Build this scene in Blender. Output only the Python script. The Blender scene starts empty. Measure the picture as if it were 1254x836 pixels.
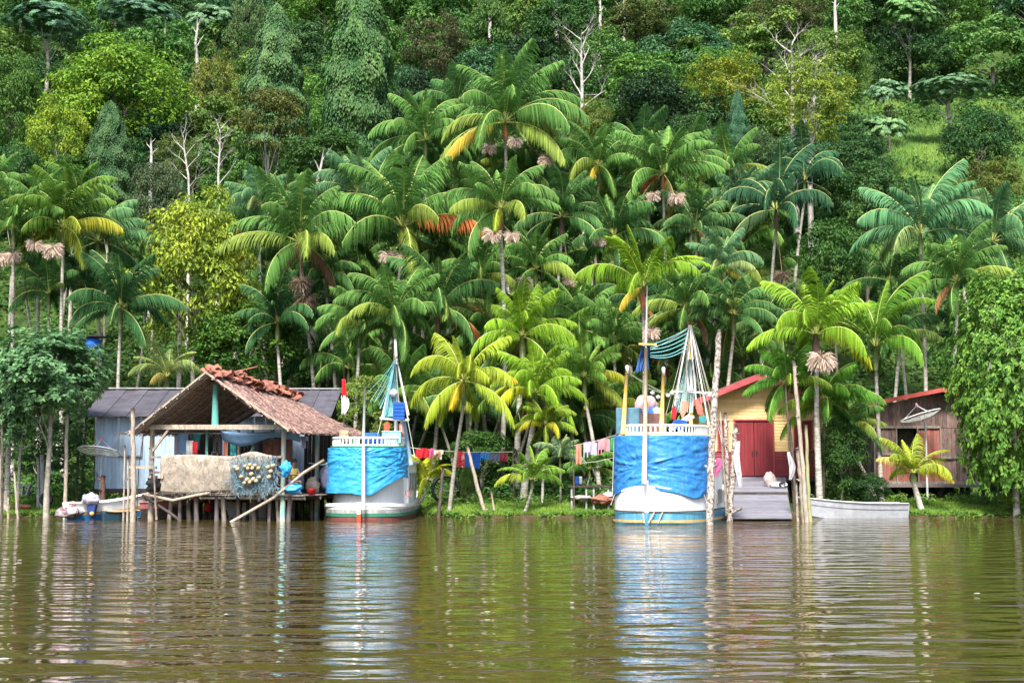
import bpy, math, random
import numpy as np
from mathutils import Vector, Matrix, Euler, noise
R = math.radians
random.seed(7)
S = bpy.context.scene
COL = S.collection

# ------------------------------------------------------------------ camera, sky, sun, exposure
F = 1700.0                      # focal length in photo pixels (photo 1254 wide)
HOR = 570.0                     # the horizon's row in the photo
H = 2.0                         # eye height above the water
PITCH = math.atan((HOR - 418) / F)
cam = bpy.data.cameras.new('camera'); cam.sensor_width = 36.0; cam.lens = 36.0 * F / 1254
cam.clip_end = 2000; cam.clip_start = 0.1
co = bpy.data.objects.new('camera', cam); COL.objects.link(co)
co.location = (0, 0, H); co.rotation_euler = (R(90) + PITCH, 0, 0)
S.camera = co
SUN_EL, SUN_AZ = 54.0, 190.0    # azimuth clockwise from +Y: behind the camera and a little to the left
w = bpy.data.worlds.new('World'); S.world = w; w.use_nodes = True
nt = w.node_tree; bg = nt.nodes['Background']
sky = nt.nodes.new('ShaderNodeTexSky'); sky.sky_type = 'NISHITA'; sky.sun_disc = False
sky.sun_elevation = R(SUN_EL); sky.sun_rotation = R(SUN_AZ); sky.air_density = 1.0; sky.dust_density = 2.5; sky.ozone_density = 1.0
nt.links.new(sky.outputs[0], bg.inputs[0]); bg.inputs[1].default_value = 0.105
sl = bpy.data.lights.new('sun', 'SUN'); sl.energy = 3.3; sl.angle = R(12); sl.color = (1, .965, .9)
so = bpy.data.objects.new('sun', sl); COL.objects.link(so)
d = Vector((math.sin(R(SUN_AZ)) * math.cos(R(SUN_EL)), math.cos(R(SUN_AZ)) * math.cos(R(SUN_EL)), math.sin(R(SUN_EL))))
so.rotation_euler = d.to_track_quat('Z', 'Y').to_euler()
S.view_settings.view_transform = 'Standard'; S.view_settings.look = 'None'
S.view_settings.gamma = 1.0; S.view_settings.exposure = 1.55; S.view_settings.use_curve_mapping = False
S.render.engine = 'CYCLES'
S.cycles.max_bounces = 6; S.cycles.diffuse_bounces = 3; S.cycles.glossy_bounces = 3; S.cycles.transmission_bounces = 3
S.cycles.transparent_max_bounces = 4; S.cycles.caustics_reflective = False; S.cycles.caustics_refractive = False
S.cycles.use_denoising = True

def at(px, py, Y):
    """the point at depth Y that the photograph shows at pixel (px, py)"""
    u = (px - 627) / F; v = (418 - py) / F
    dy = math.cos(PITCH) - v * math.sin(PITCH); dz = math.sin(PITCH) + v * math.cos(PITCH)
    return Vector((u / dy * Y, Y, H + dz / dy * Y))
def X_(px, Y): return (px - 627) / F * Y

# ------------------------------------------------------------------ materials
MT = {}
def mat(name, c1, c2=None, scale=6, rough=.75, bump=.3, stretch=(1, 1, 1), metal=0, spec=.4, island=.0, trans=0, lo=.35, hi=.65, bscale=None, dist=.02, rust=None):
    if name in MT: return MT[name]
    m = bpy.data.materials.new(name); m.use_nodes = True; t = m.node_tree; n = t.nodes; l = t.links
    b = n['Principled BSDF']; b.inputs['Roughness'].default_value = rough; b.inputs['Metallic'].default_value = metal
    b.inputs['Specular IOR Level'].default_value = spec
    c2 = c2 or tuple(x * .7 for x in c1)
    tc = n.new('ShaderNodeTexCoord'); mp = n.new('ShaderNodeMapping'); mp.inputs['Scale'].default_value = stretch
    l.new(tc.outputs['Object'], mp.inputs[0])
    nz = n.new('ShaderNodeTexNoise'); nz.inputs['Scale'].default_value = scale; nz.inputs['Detail'].default_value = 7; nz.inputs['Roughness'].default_value = .65
    l.new(mp.outputs[0], nz.inputs[0])
    cr = n.new('ShaderNodeValToRGB'); cr.color_ramp.elements[0].position = lo; cr.color_ramp.elements[1].position = hi
    cr.color_ramp.elements[0].color = (*c2, 1); cr.color_ramp.elements[1].color = (*c1, 1)
    l.new(nz.outputs[0], cr.inputs[0]); out = cr.outputs[0]
    if rust:
        m2 = n.new('ShaderNodeMapping'); m2.inputs['Scale'].default_value = (5, 5, .9); l.new(tc.outputs['Object'], m2.inputs[0])
        n2 = n.new('ShaderNodeTexNoise'); n2.inputs['Scale'].default_value = 1.6; n2.inputs['Detail'].default_value = 8; n2.inputs['Roughness'].default_value = .7; l.new(m2.outputs[0], n2.inputs[0])
        r2 = n.new('ShaderNodeMapRange'); r2.inputs[1].default_value = .54; r2.inputs[2].default_value = .72; r2.inputs[4].default_value = rust[3]; l.new(n2.outputs[0], r2.inputs[0])
        x2 = n.new('ShaderNodeMix'); x2.data_type = 'RGBA'; l.new(r2.outputs[0], x2.inputs[0]); l.new(out, x2.inputs[6]); x2.inputs[7].default_value = (*rust[:3], 1); out = x2.outputs[2]
    if island:
        g = n.new('ShaderNodeNewGeometry'); mr = n.new('ShaderNodeMapRange'); mr.inputs[3].default_value = 1 - island; mr.inputs[4].default_value = 1 + island
        l.new(g.outputs['Random Per Island'], mr.inputs[0])
        hs = n.new('ShaderNodeHueSaturation'); l.new(mr.outputs[0], hs.inputs['Value']); l.new(out, hs.inputs['Color']); out = hs.outputs[0]
    l.new(out, b.inputs['Base Color'])
    if bump:
        nb = n.new('ShaderNodeTexNoise'); nb.inputs['Scale'].default_value = bscale or scale * 3; nb.inputs['Detail'].default_value = 6
        l.new(mp.outputs[0], nb.inputs[0])
        bp = n.new('ShaderNodeBump'); bp.inputs['Strength'].default_value = bump; bp.inputs['Distance'].default_value = dist
        l.new(nb.outputs[0], bp.inputs['Height']); l.new(bp.outputs[0], b.inputs['Normal'])
    if trans:
        tr = n.new('ShaderNodeBsdfTranslucent'); l.new(out, tr.inputs[0]); mx = n.new('ShaderNodeMixShader'); mx.inputs[0].default_value = trans
        l.new(b.outputs[0], mx.inputs[1]); l.new(tr.outputs[0], mx.inputs[2]); l.new(mx.outputs[0], n['Material Output'].inputs[0])
    MT[name] = m; return m

def leafmat(name, rough=.42, spec=.45, trans=.28, vlo=.55, vhi=1.5, hue=.03, tint=None, sat=1.0):
    """foliage: the plant's own colour (object colour), varied from leaf to leaf and from clump to clump"""
    m = bpy.data.materials.new(name); m.use_nodes = True; t = m.node_tree; n = t.nodes; l = t.links
    b = n['Principled BSDF']; b.inputs['Roughness'].default_value = rough; b.inputs['Specular IOR Level'].default_value = spec
    oi = n.new('ShaderNodeObjectInfo'); g = n.new('ShaderNodeNewGeometry')
    at_ = n.new('ShaderNodeAttribute'); at_.attribute_name = 'cl'
    col = oi.outputs['Color']
    if tint:
        mx0 = n.new('ShaderNodeMix'); mx0.data_type = 'RGBA'; mx0.inputs[0].default_value = tint[3]
        l.new(col, mx0.inputs[6]); mx0.inputs[7].default_value = (*tint[:3], 1); col = mx0.outputs[2]
    mr = n.new('ShaderNodeMapRange'); mr.inputs[3].default_value = vlo; mr.inputs[4].default_value = vhi
    l.new(g.outputs['Random Per Island'], mr.inputs[0])
    ml = n.new('ShaderNodeMapRange'); ml.inputs[3].default_value = .72; ml.inputs[4].default_value = 1.3; l.new(at_.outputs['Fac'], ml.inputs[0])
    mu = n.new('ShaderNodeMath'); mu.operation = 'MULTIPLY'; l.new(mr.outputs[0], mu.inputs[0]); l.new(ml.outputs[0], mu.inputs[1])
    mh = n.new('ShaderNodeMapRange'); mh.inputs[3].default_value = .5 + hue * .6; mh.inputs[4].default_value = .5 - hue; l.new(at_.outputs['Fac'], mh.inputs[0])
    hs = n.new('ShaderNodeHueSaturation'); hs.inputs['Saturation'].default_value = sat
    l.new(mh.outputs[0], hs.inputs['Hue']); l.new(mu.outputs[0], hs.inputs['Value']); l.new(col, hs.inputs['Color'])
    l.new(hs.outputs[0], b.inputs['Base Color'])
    tr = n.new('ShaderNodeBsdfTranslucent'); l.new(hs.outputs[0], tr.inputs[0])
    mx = n.new('ShaderNodeMixShader'); mx.inputs[0].default_value = trans
    l.new(b.outputs[0], mx.inputs[1]); l.new(tr.outputs[0], mx.inputs[2]); l.new(mx.outputs[0], n['Material Output'].inputs[0])
    return m
M_LEAF = leafmat('tree_leaf', rough=.55, spec=.3, trans=.32)
M_FROND = leafmat('palm_leaflet', rough=.68, spec=.15, trans=.38, vlo=.6, vhi=1.45, hue=.025)
M_RIB = leafmat('palm_midrib', rough=.5, spec=.4, trans=.05, tint=(.46, .46, .13, .7), vlo=1, vhi=1.2)
M_BARK = mat('pale_bark', (.40, .37, .31), (.16, .14, .11), scale=9, stretch=(1, 1, 2.5), bump=.5)
M_DBARK = mat('dark_bark', (.13, .10, .075), (.05, .04, .03), scale=9, bump=.5)
M_WHITEBARK = mat('white_dead_bark', (.52, .48, .44), (.22, .20, .18), scale=7, bump=.4)
M_PALMBARK = mat('palm_bark', (.50, .47, .41), (.20, .17, .13), scale=4, stretch=(1, 1, 5), bump=.5, lo=.38, hi=.6)
M_WOOD = mat('weathered_wood', (.30, .26, .215), (.13, .105, .085), scale=5, stretch=(3, 3, .7), bump=.6, island=.25)
M_PALEWOOD = mat('pale_wood', (.47, .40, .32), (.24, .19, .14), scale=7, stretch=(2, 2, .6), bump=.6)
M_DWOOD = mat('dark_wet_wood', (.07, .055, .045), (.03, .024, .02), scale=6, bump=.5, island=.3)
M_MOTTLE = mat('lichened_bark', (.52, .46, .40), (.13, .09, .08), scale=11, bump=.7, lo=.42, hi=.56)

# ------------------------------------------------------------------ object helpers
def tag(o, label=None, cat=None, group=None, kind=None):
    if label: o['label'] = label
    if cat: o['category'] = cat
    if group: o['group'] = group
    if kind: o['kind'] = kind
    return o
def empty(name, loc, label, cat, group=None, rz=0):
    o = bpy.data.objects.new(name, None); COL.objects.link(o); o.location = loc; o.rotation_euler = (0, 0, rz)
    o.empty_display_size = .3
    return tag(o, label, cat, group)
def wmat(o):
    m = o.matrix_basis.copy()
    while o.parent: o = o.parent; m = o.matrix_basis @ m
    return m
class MB:
    def __init__(s): s.v = []; s.f = []; s.m = []; s.sm = []
    def add(s, vs, fs, mi=0, smooth=False):
        k = len(s.v); s.v += [Vector(p) for p in vs]
        for f in fs: s.f.append([i + k for i in f]); s.m.append(mi); s.sm.append(smooth)
    def box(s, c, d, rot=None, mi=0):
        c = Vector(c); x, y, z = d[0] / 2, d[1] / 2, d[2] / 2
        vs = [Vector((i, j, k)) for i in (-x, x) for j in (-y, y) for k in (-z, z)]
        if rot is not None:
            q = rot if isinstance(rot, Matrix) else Euler(rot).to_matrix()
            vs = [q @ p for p in vs]
        s.add([c + p for p in vs], [(0, 1, 3, 2), (4, 6, 7, 5), (0, 4, 5, 1), (2, 3, 7, 6), (0, 2, 6, 4), (1, 5, 7, 3)], mi)
    def beam(s, a, b, wd, ht, mi=0):
        a = Vector(a); b = Vector(b); q = (b - a).to_track_quat('X', 'Z').to_matrix()
        s.box((a + b) / 2, ((b - a).length, wd, ht), q, mi)
    def tube(s, pts, r, n=8, mi=0, smooth=True):
        pts = [Vector(p) for p in pts]; rr = r if isinstance(r, (list, tuple)) else [r] * len(pts)
        vs = []; up = None
        for i, p in enumerate(pts):
            t = (pts[min(i + 1, len(pts) - 1)] - pts[max(i - 1, 0)])
            if t.length < 1e-9: t = Vector((0, 0, 1))
            t.normalize()
            if up is None: up = Vector((0, 0, 1)) if abs(t.z) < .9 else Vector((1, 0, 0))
            a = t.cross(up)
            if a.length < 1e-6: a = t.cross(Vector((.3, .9, .1)))
            a.normalize(); b = t.cross(a); up = -b if abs(t.z) < .9 else up
            for k in range(n):
                an = 2 * math.pi * k / n; vs.append(p + (a * math.cos(an) + b * math.sin(an)) * rr[i])
        fs = []
        for i in range(len(pts) - 1):
            for k in range(n): fs.append((i * n + k, i * n + (k + 1) % n, (i + 1) * n + (k + 1) % n, (i + 1) * n + k))
        s.add(vs, fs, mi, smooth)
        s.f.append([len(s.v) - len(vs) + k for k in range(n)]); s.m.append(mi); s.sm.append(False)
        s.f.append([len(s.v) - n + k for k in range(n)][::-1]); s.m.append(mi); s.sm.append(False)
    def lathe(s, prof, c=(0, 0, 0), n=20, mi=0, rot=None):
        c = Vector(c); q = Euler(rot).to_matrix() if rot else Matrix.Identity(3); vs = []
        for r, z in prof:
            for k in range(n):
                a = 2 * math.pi * k / n; vs.append(c + q @ Vector((r * math.cos(a), r * math.sin(a), z)))
        fs = [(i * n + k, i * n + (k + 1) % n, (i + 1) * n + (k + 1) % n, (i + 1) * n + k) for i in range(len(prof) - 1) for k in range(n)]
        fs.append(tuple(range(n))[::-1]); fs.append(tuple((len(prof) - 1) * n + k for k in range(n)))
        s.add(vs, fs, mi, True)
    def grid(s, fn, nu, nv, mi=0, smooth=True, thick=None):
        vs = [fn(i / nu, j / nv) for i in range(nu + 1) for j in range(nv + 1)]
        fs = [(i * (nv + 1) + j, (i + 1) * (nv + 1) + j, (i + 1) * (nv + 1) + j + 1, i * (nv + 1) + j + 1) for i in range(nu) for j in range(nv)]
        s.add(vs, fs, mi, smooth)
        if thick:
            t = Vector(thick); s.add([Vector(p) + t for p in vs], [f[::-1] for f in fs], mi, smooth)
            n0 = len(vs); base = len(s.v) - 2 * n0
            def e(i, j): return i * (nv + 1) + j
            for a, b in [(e(i, 0), e(i + 1, 0)) for i in range(nu)] + [(e(i + 1, nv), e(i, nv)) for i in range(nu)] + [(e(0, j + 1), e(0, j)) for j in range(nv)] + [(e(nu, j), e(nu, j + 1)) for j in range(nv)]:
                s.f.append([base + b, base + a, base + n0 + a, base + n0 + b]); s.m.append(mi); s.sm.append(False)
    def poly(s, pts, ext, mi=0):
        """a flat outline pushed along the vector ext"""
        n = len(pts); e = Vector(ext); P = [Vector(p) for p in pts]
        s.add(P + [p + e for p in P], [tuple(range(n)), tuple(range(n, 2 * n))[::-1]] + [(i, n + i, n + (i + 1) % n, (i + 1) % n) for i in range(n)], mi)
    def ico(s, c, r, sc=(1, 1, 1), jit=0, mi=0, n=10, seed=0):
        c = Vector(c)
        def fn(u, v):
            a = 2 * math.pi * u; b = math.pi * (v - .5)
            p = Vector((math.cos(b) * math.cos(a), math.cos(b) * math.sin(a), math.sin(b)))
            k = r * (1 + jit * noise.noise(p * 2.2 + Vector((seed * 3.1, seed, 0))))
            return c + Vector((p.x * sc[0], p.y * sc[1], p.z * sc[2])) * k
        s.grid(fn, n * 2, n, mi)
    def build(s, name, mats, parent=None, world=True, smooth=None):
        if not isinstance(mats, (list, tuple)): mats = [mats]
        vs = s.v
        if parent is not None and world:
            mi = wmat(parent).inverted(); vs = [mi @ p for p in vs]
        me = bpy.data.meshes.new(name); me.from_pydata([tuple(p) for p in vs], [], s.f)
        for m in mats: me.materials.append(m)
        me.polygons.foreach_set('material_index', s.m); me.polygons.foreach_set('use_smooth', s.sm if smooth is None else [smooth] * len(s.f))
        me.validate(); me.update()
        o = bpy.data.objects.new(name, me); COL.objects.link(o)
        if parent is not None: o.parent = parent
        return o

def npmesh(name, V, Q, mats, cl=None, mi=None, smooth=False):
    """a mesh from numpy arrays: V (n,3), Q (m,4) quads, cl a value per point"""
    me = bpy.data.meshes.new(name)
    V = np.ascontiguousarray(V, np.float32); Q = np.ascontiguousarray(Q, np.int32)
    me.vertices.add(len(V)); me.vertices.foreach_set('co', V.ravel())
    me.loops.add(Q.size); me.loops.foreach_set('vertex_index', Q.ravel())
    me.polygons.add(len(Q)); me.polygons.foreach_set('loop_start', np.arange(0, Q.size, 4, dtype=np.int32))
    for m in mats: me.materials.append(m)
    if mi is not None: me.polygons.foreach_set('material_index', np.ascontiguousarray(mi, np.int32))
    me.polygons.foreach_set('use_smooth', np.full(len(Q), smooth))
    me.update(calc_edges=True)
    if cl is not None:
        a = me.attributes.new('cl', 'FLOAT', 'POINT'); a.data.foreach_set('value', np.ascontiguousarray(cl, np.float32))
    return me
def link(name, me, parent=None, loc=(0, 0, 0), scale=(1, 1, 1), rot=(0, 0, 0), color=None):
    o = bpy.data.objects.new(name, me); COL.objects.link(o)
    if parent is not None: o.parent = parent
    o.location = loc; o.scale = scale; o.rotation_euler = rot
    if color: o.color = (*color, 1)
    return o
def nrm(a): return a / np.maximum(np.linalg.norm(a, axis=1, keepdims=True), 1e-9)
def leaves(P, N, U, size, asp=.45, fold=.12):
    """one leaf-shaped quad per row of P"""
    N = nrm(N); U = nrm(U - N * np.sum(U * N, 1, keepdims=True)); W = np.cross(N, U)
    s = size[:, None]
    A = P; B = P + U * s * .45 + W * s * asp * .5 + N * s * fold; C = P + U * s - N * s * fold * .8; D = P + U * s * .45 - W * s * asp * .5 + N * s * fold
    V = np.stack([A, B, C, D], 1).reshape(-1, 3); Q = np.arange(len(V)).reshape(-1, 4)
    return V, Q
# ------------------------------------------------------------------ the lie of the land
def hn(x, y, s, o=0): return noise.noise(Vector((x * s + o, y * s - o, o * .7)))
def shore(x):
    s = 54.6 + .35 * math.sin(x * .55) + .25 * math.sin(x * 1.7 + 1)
    s += 3.6 * math.exp(-((x + 5.6) / 2.4) ** 4)          # the left boat's berth
    s += 1.6 * math.exp(-((x + 11) / 3.4) ** 6)            # the water under the stilt hut
    s += 2.2 * math.exp(-((x - 8.2) / 2.6) ** 4)           # the slipway
    return s
def terrain(x, y):
    s = shore(x); a = y - s
    if a < 0: return max(-2.2, a * .35)
    bank = min(.34, a * .16) + .22 * min(1, max(0, a - 2) / 5)
    a2 = max(0, y - 64)
    hill = .5 * a2 + .06 * a2 * min(1, a2 / 30) + (2.2 * hn(x, y, .035) + .9 * hn(x, y, .09, 3)) * min(1, a2 / 14)
    if y > 190: hill = min(hill, .56 * 126 + (y - 190) * .2 + 2 * hn(x, y, .03))
    return bank + hill * (1 if a2 > 0 else 0)
M_GROUND = mat('forest_floor_grass', (.055, .10, .018), (.03, .05, .014), scale=.8, bump=.6, rough=.95, spec=.1, bscale=14)
xs = list(np.arange(-300, -60, 12.)) + list(np.arange(-60, 60, .75)) + list(np.arange(60, 301, 12.))
ys = [-200, -60, 0, 30, 45] + list(np.arange(48, 66, .3)) + list(np.arange(66, 150, 1.6)) + list(np.arange(150, 240, 6)) + [260, 300, 400, 700]
_t = M_GROUND.node_tree; _n = _t.nodes; _l = _t.links; _b = _n['Principled BSDF']; _c = _b.inputs['Base Color'].links[0].from_socket
_g = _n.new('ShaderNodeNewGeometry'); _s = _n.new('ShaderNodeSeparateXYZ'); _l.new(_g.outputs['Position'], _s.inputs[0])
_r = _n.new('ShaderNodeMapRange'); _r.inputs[1].default_value = .07; _r.inputs[2].default_value = .16; _l.new(_s.outputs[2], _r.inputs[0])
_x = _n.new('ShaderNodeMix'); _x.data_type = 'RGBA'; _x.inputs[6].default_value = (.075, .05, .03, 1); _l.new(_r.outputs[0], _x.inputs[0]); _l.new(_c, _x.inputs[7]); _l.new(_x.outputs[2], _b.inputs['Base Color'])
V = np.array([[x, y, terrain(x, y)] for y in ys for x in xs])
nx = len(xs); Q = np.array([[j * nx + i, j * nx + i + 1, (j + 1) * nx + i + 1, (j + 1) * nx + i] for j in range(len(ys) - 1) for i in range(nx - 1)])
tag(link('ground', npmesh('ground', V, Q, [M_GROUND], smooth=True)), kind='structure')

# ------------------------------------------------------------------ water: brown river, short crests lying across the view
m = bpy.data.materials.new('river_water'); m.use_nodes = True; t = m.node_tree; n = t.nodes; l = t.links
b = n['Principled BSDF']; b.inputs['Roughness'].default_value = .03; b.inputs['IOR'].default_value = 1.333
b.inputs['Base Color'].default_value = (.050, .036, .009, 1)
geo = n.new('ShaderNodeNewGeometry')
def wv(scale, sx, strength, prev=None, dist=.03, detail=3, rot=0, patch=False):
    mp = n.new('ShaderNodeMapping'); mp.inputs['Scale'].default_value = (sx, 1, 1); mp.inputs['Rotation'].default_value = (0, 0, rot)
    l.new(geo.outputs['Position'], mp.inputs[0])
    nz = n.new('ShaderNodeTexNoise'); nz.inputs['Scale'].default_value = scale; nz.inputs['Detail'].default_value = detail; nz.inputs['Distortion'].default_value = .4
    l.new(mp.outputs[0], nz.inputs[0])
    bp = n.new('ShaderNodeBump'); bp.inputs['Strength'].default_value = strength; bp.inputs['Distance'].default_value = dist
    l.new(nz.outputs[0], bp.inputs['Height'])
    if patch:
        pn = n.new('ShaderNodeTexNoise'); pn.inputs['Scale'].default_value = .11; pn.inputs['Detail'].default_value = 3; l.new(mp.outputs[0], pn.inputs[0])
        pr = n.new('ShaderNodeMapRange'); pr.inputs[1].default_value = .35; pr.inputs[2].default_value = .65; pr.inputs[3].default_value = .35; pr.inputs[4].default_value = 1.0; l.new(pn.outputs[0], pr.inputs[0]); l.new(pr.outputs[0], bp.inputs['Strength'])
    if prev: l.new(prev.outputs[0], bp.inputs['Normal'])
    return bp
b1 = wv(1.6, .42, 1.0, dist=.115, detail=1.5, rot=.05)
b2 = wv(5.5, .40, 1.0, b1, dist=.020, detail=2, rot=-.07, patch=True)
l.new(b2.outputs[0], b.inputs['Normal'])
mb = MB(); mb.add([(-300, -100, 0), (300, -100, 0), (300, 66, 0), (-300, 66, 0)], [(0, 1, 2, 3)])
tag(mb.build('water', m), kind='structure')
# foam flecks drifting on the river
mb = MB(); M_FOAM = mat('foam', (.5, .5, .45), (.38, .37, .3), scale=20, bump=0)
for px, py, wpx in [(14, 802, 16), (14, 683, 9), (238, 714, 9), (228, 720, 6), (300, 716, 5), (597, 746, 8), (352, 690, 6), (560, 706, 5), (700, 735, 5), (1190, 724, 8), (282, 749, 6), (535, 692, 4), (760, 700, 4), (470, 770, 6), (30, 684, 6), (905, 690, 4), (1060, 712, 4)]:
    Y = 2 * F / (py - HOR); x = X_(px, Y); rw = wpx * Y / F / 2
    k = 12; mb.poly([(x + rw * math.cos(a * 2 * math.pi / k) * random.uniform(.7, 1.1), Y + rw * .7 * math.sin(a * 2 * math.pi / k) * random.uniform(.6, 1.1), .004) for a in range(k)], (0, 0, .006))
tag(mb.build('foam', M_FOAM), 'small white foam flecks drifting on the brown river', 'foam', kind='stuff')

# ------------------------------------------------------------------ crowns of broadleaved trees (unit size, shared)
def crown_round(seed, K=95, per=85, leaf=.062, flat=.75, upb=.25, rin=.5, csz=(.15, .27), asp=.5):
    r = np.random.default_rng(seed)
    D = nrm(r.normal(size=(K, 3)) + [0, 0, upb])
    lump = np.array([1 + .22 * noise.noise(Vector(d) * 1.7 + Vector((seed, 0, 0))) for d in D])
    C = D * (rin + (1 - rin) * r.random(K) ** .5)[:, None] * lump[:, None]; C[:, 2] *= .9
    rad = r.uniform(*csz, K)
    k = np.repeat(np.arange(K), per); n = len(k)
    d = nrm(r.normal(size=(n, 3)) + [0, 0, .55])
    P = C[k] + d * (rad[k] * r.uniform(.55, 1.05, n))[:, None] * [1, 1, flat]
    N = d * .6 + D[k] * .35 + [0, 0, .5] + r.normal(size=(n, 3)) * .42
    U = d + r.normal(size=(n, 3)) * .7 + [0, 0, -.45]
    V, Q = leaves(P, N, U, leaf * r.uniform(.5, 1.5, n), asp)
    cl = np.clip(r.random(K)[k] * .7 + .3 * r.random(n), 0, 1)
    return npmesh('crown', V, Q, [M_LEAF], np.repeat(cl, 4))
def crown_cone(seed, n=26000, leaf=.052):
    """a tree smothered in vines: a tall rounded cone, leaves lying like shingles"""
    r = np.random.default_rng(seed)
    v = r.random(n); a = r.uniform(0, 2 * np.pi, n)
    z = 1 - 2.0 * v
    prof = np.clip(1 - ((z + 1) / 2) ** 2.3, 0, 1) ** .62 * (.93 + .07 * np.cos(z * 17 + a))
    tuft = np.array([noise.noise(Vector((math.cos(x) * 2.4, math.sin(x) * 2.4, y * 3.4 + seed))) for x, y in zip(a, z)])
    rad = prof * (.86 + .30 * tuft) - r.random(n) * .05
    out = np.stack([np.cos(a), np.sin(a), 0 * a], 1)
    P = out * rad[:, None]; P[:, 2] = z + r.normal(size=n) * .01 + .06 * tuft
    N = out * .75 + [0, 0, .75] + r.normal(size=(n, 3)) * .25
    U = out * .5 + [0, 0, -1] + r.normal(size=(n, 3)) * .4
    V, Q = leaves(P, N, U, leaf * r.uniform(.6, 1.25, n), .8)
    return npmesh('crown', V, Q, [M_LEAF], np.repeat(np.clip(.5 + tuft * .9, 0, 1), 4))
def crown_rosette(seed, K=85, rl=.27):
    """big palmate leaves held in rosettes at the branch ends"""
    r = np.random.default_rng(seed); D = nrm(r.normal(size=(K, 3)) + [0, 0, .9])
    C = D * r.uniform(.6, 1.0, K)[:, None] * [1, 1, .62]; Pn = []; Nn = []; Un = []; Sz = []; cl = []
    for i in range(K):
        for j in range(5):                       # leaves of the rosette
            a0 = r.uniform(0, 6.28); base = C[i] + np.array([math.cos(a0), math.sin(a0), r.uniform(-.3, .3)]) * rl * .55
            nn = nrm(np.array([[math.cos(a0) * .4, math.sin(a0) * .4, .55]]) + D[i] * [1, 1, .5] + r.normal(size=(1, 3)) * .2)[0]
            t1 = np.cross(nn, [0.3, .2, 1]); t1 /= np.linalg.norm(t1); t2 = np.cross(nn, t1); c_ = r.random()
            for q in range(9):                   # lobes of the leaf
                an = q * 6.28 / 9; u = t1 * math.cos(an) + t2 * math.sin(an) - nn * .35
                Pn.append(base); Nn.append(nn); Un.append(u); Sz.append(rl * r.uniform(.38, .5)); cl.append(c_)
    V, Q = leaves(np.array(Pn), np.array(Nn), np.array(Un), np.array(Sz), .5, .04)
    return npmesh('crown', V, Q, [M_LEAF], np.repeat(np.array(cl), 4))
CR = {'round': [crown_round(s, 110, 95, .075) for s in (1, 2, 3, 4)],
      'fine': [crown_round(s, 150, 105, .062, .6, .3) for s in (11, 12, 13)],
      'airy': [crown_round(s, 105, 80, .062, .55, .3, .4, (.11, .22)) for s in (21, 22, 23)],
      'layer': [crown_round(s, 80, 85, .07, .38, .5, .45, (.16, .3), .6) for s in (31, 32)],
      'cone': [crown_cone(s) for s in (41, 42, 43)],
      'rosette': [crown_rosette(s) for s in (51, 52)]}
def branchy(mb, p, dv, L, r0, depth, rnd, spread=.6, kids=(2, 3), n=6, up=.25):
    pts = [p]; rr = [r0]; q = p.copy(); dd = dv.normalized()
    for k in range(4):
        dd = (dd + Vector((rnd.gauss(0, .14), rnd.gauss(0, .14), rnd.gauss(0, .08) + up * .15))).normalized()
        q = q + dd * L / 4; pts.append(q.copy()); rr.append(r0 * (1 - .13 * (k + 1)))
    mb.tube(pts, rr, n)
    if depth > 0:
        for _ in range(rnd.randint(*kids)):
            a = pts[rnd.randint(2, 4)]
            nd = (dd + Vector((rnd.gauss(0, spread), rnd.gauss(0, spread), rnd.gauss(.1, spread * .6)))).normalized()
            branchy(mb, a, nd, L * rnd.uniform(.55, .8), rr[-1] * .72, depth - 1, rnd, spread, kids, max(4, n - 1), up)
def trunk_mesh(seed, bark):
    rnd = random.Random(seed); mb = MB()      # unit: ground at z=0, crown centre at z=1
    mb.tube([(0, 0, -.12), (.01, .0, .2), (-.02, .01, .5), (.01, .02, .8)], [.05, .036, .03, .024], 8)
    for k in range(7):
        a = k * 2.4 + rnd.random(); z = .48 + .05 * k
        branchy(mb, Vector((0, 0, z)), Vector((math.cos(a), math.sin(a), .9)), .30, .010, 1, rnd, .4, n=5)
    o = mb.build('trunk', bark); me = o.data; bpy.data.objects.remove(o); return me
TR = [trunk_mesh(1, M_BARK), trunk_mesh(2, M_DBARK), trunk_mesh(3, M_BARK)]
def depth_of(py, h):
    """depth at which a crown centre h metres above the slope shows at row py"""
    k = (HOR - py) / F; y = 66.
    while y < 170 and terrain(0, y) + h - 2 < k * y: y += .5
    return y
tcount = 0
def tree(label, px, py, rx, ry, kind, col, D=None, h=None, group=None, name='forest_tree', cat='tree', trunk=None, ci=None):
    global tcount; tcount += 1; rnd = random.Random(tcount * 17 + 5)
    if D is None: D = depth_of(py, h or 5.5)
    c = at(px, py, D); sx = rx * D / F; sz = ry * D / F; g = terrain(c.x, c.y)
    root = empty(name, (c.x, c.y, g), label, cat, group)
    hh = max(c.z - g, sz * .7)
    ms = CR[kind]; me = ms[(ci if ci is not None else rnd.randrange(len(ms))) % len(ms)]
    link('crown', me, root, (0, 0, hh), (sx, sx * rnd.uniform(.85, 1.05), sz), (0, 0, rnd.uniform(0, 6.28)), col)
    tm = TR[trunk if trunk is not None else rnd.randrange(3)]
    link('trunk', tm, root, (0, 0, 0), (max(1.2, sx) * 1.25, max(1.2, sx) * 1.25, hh), (0, 0, rnd.uniform(0, 6.28)))
    return root

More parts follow.
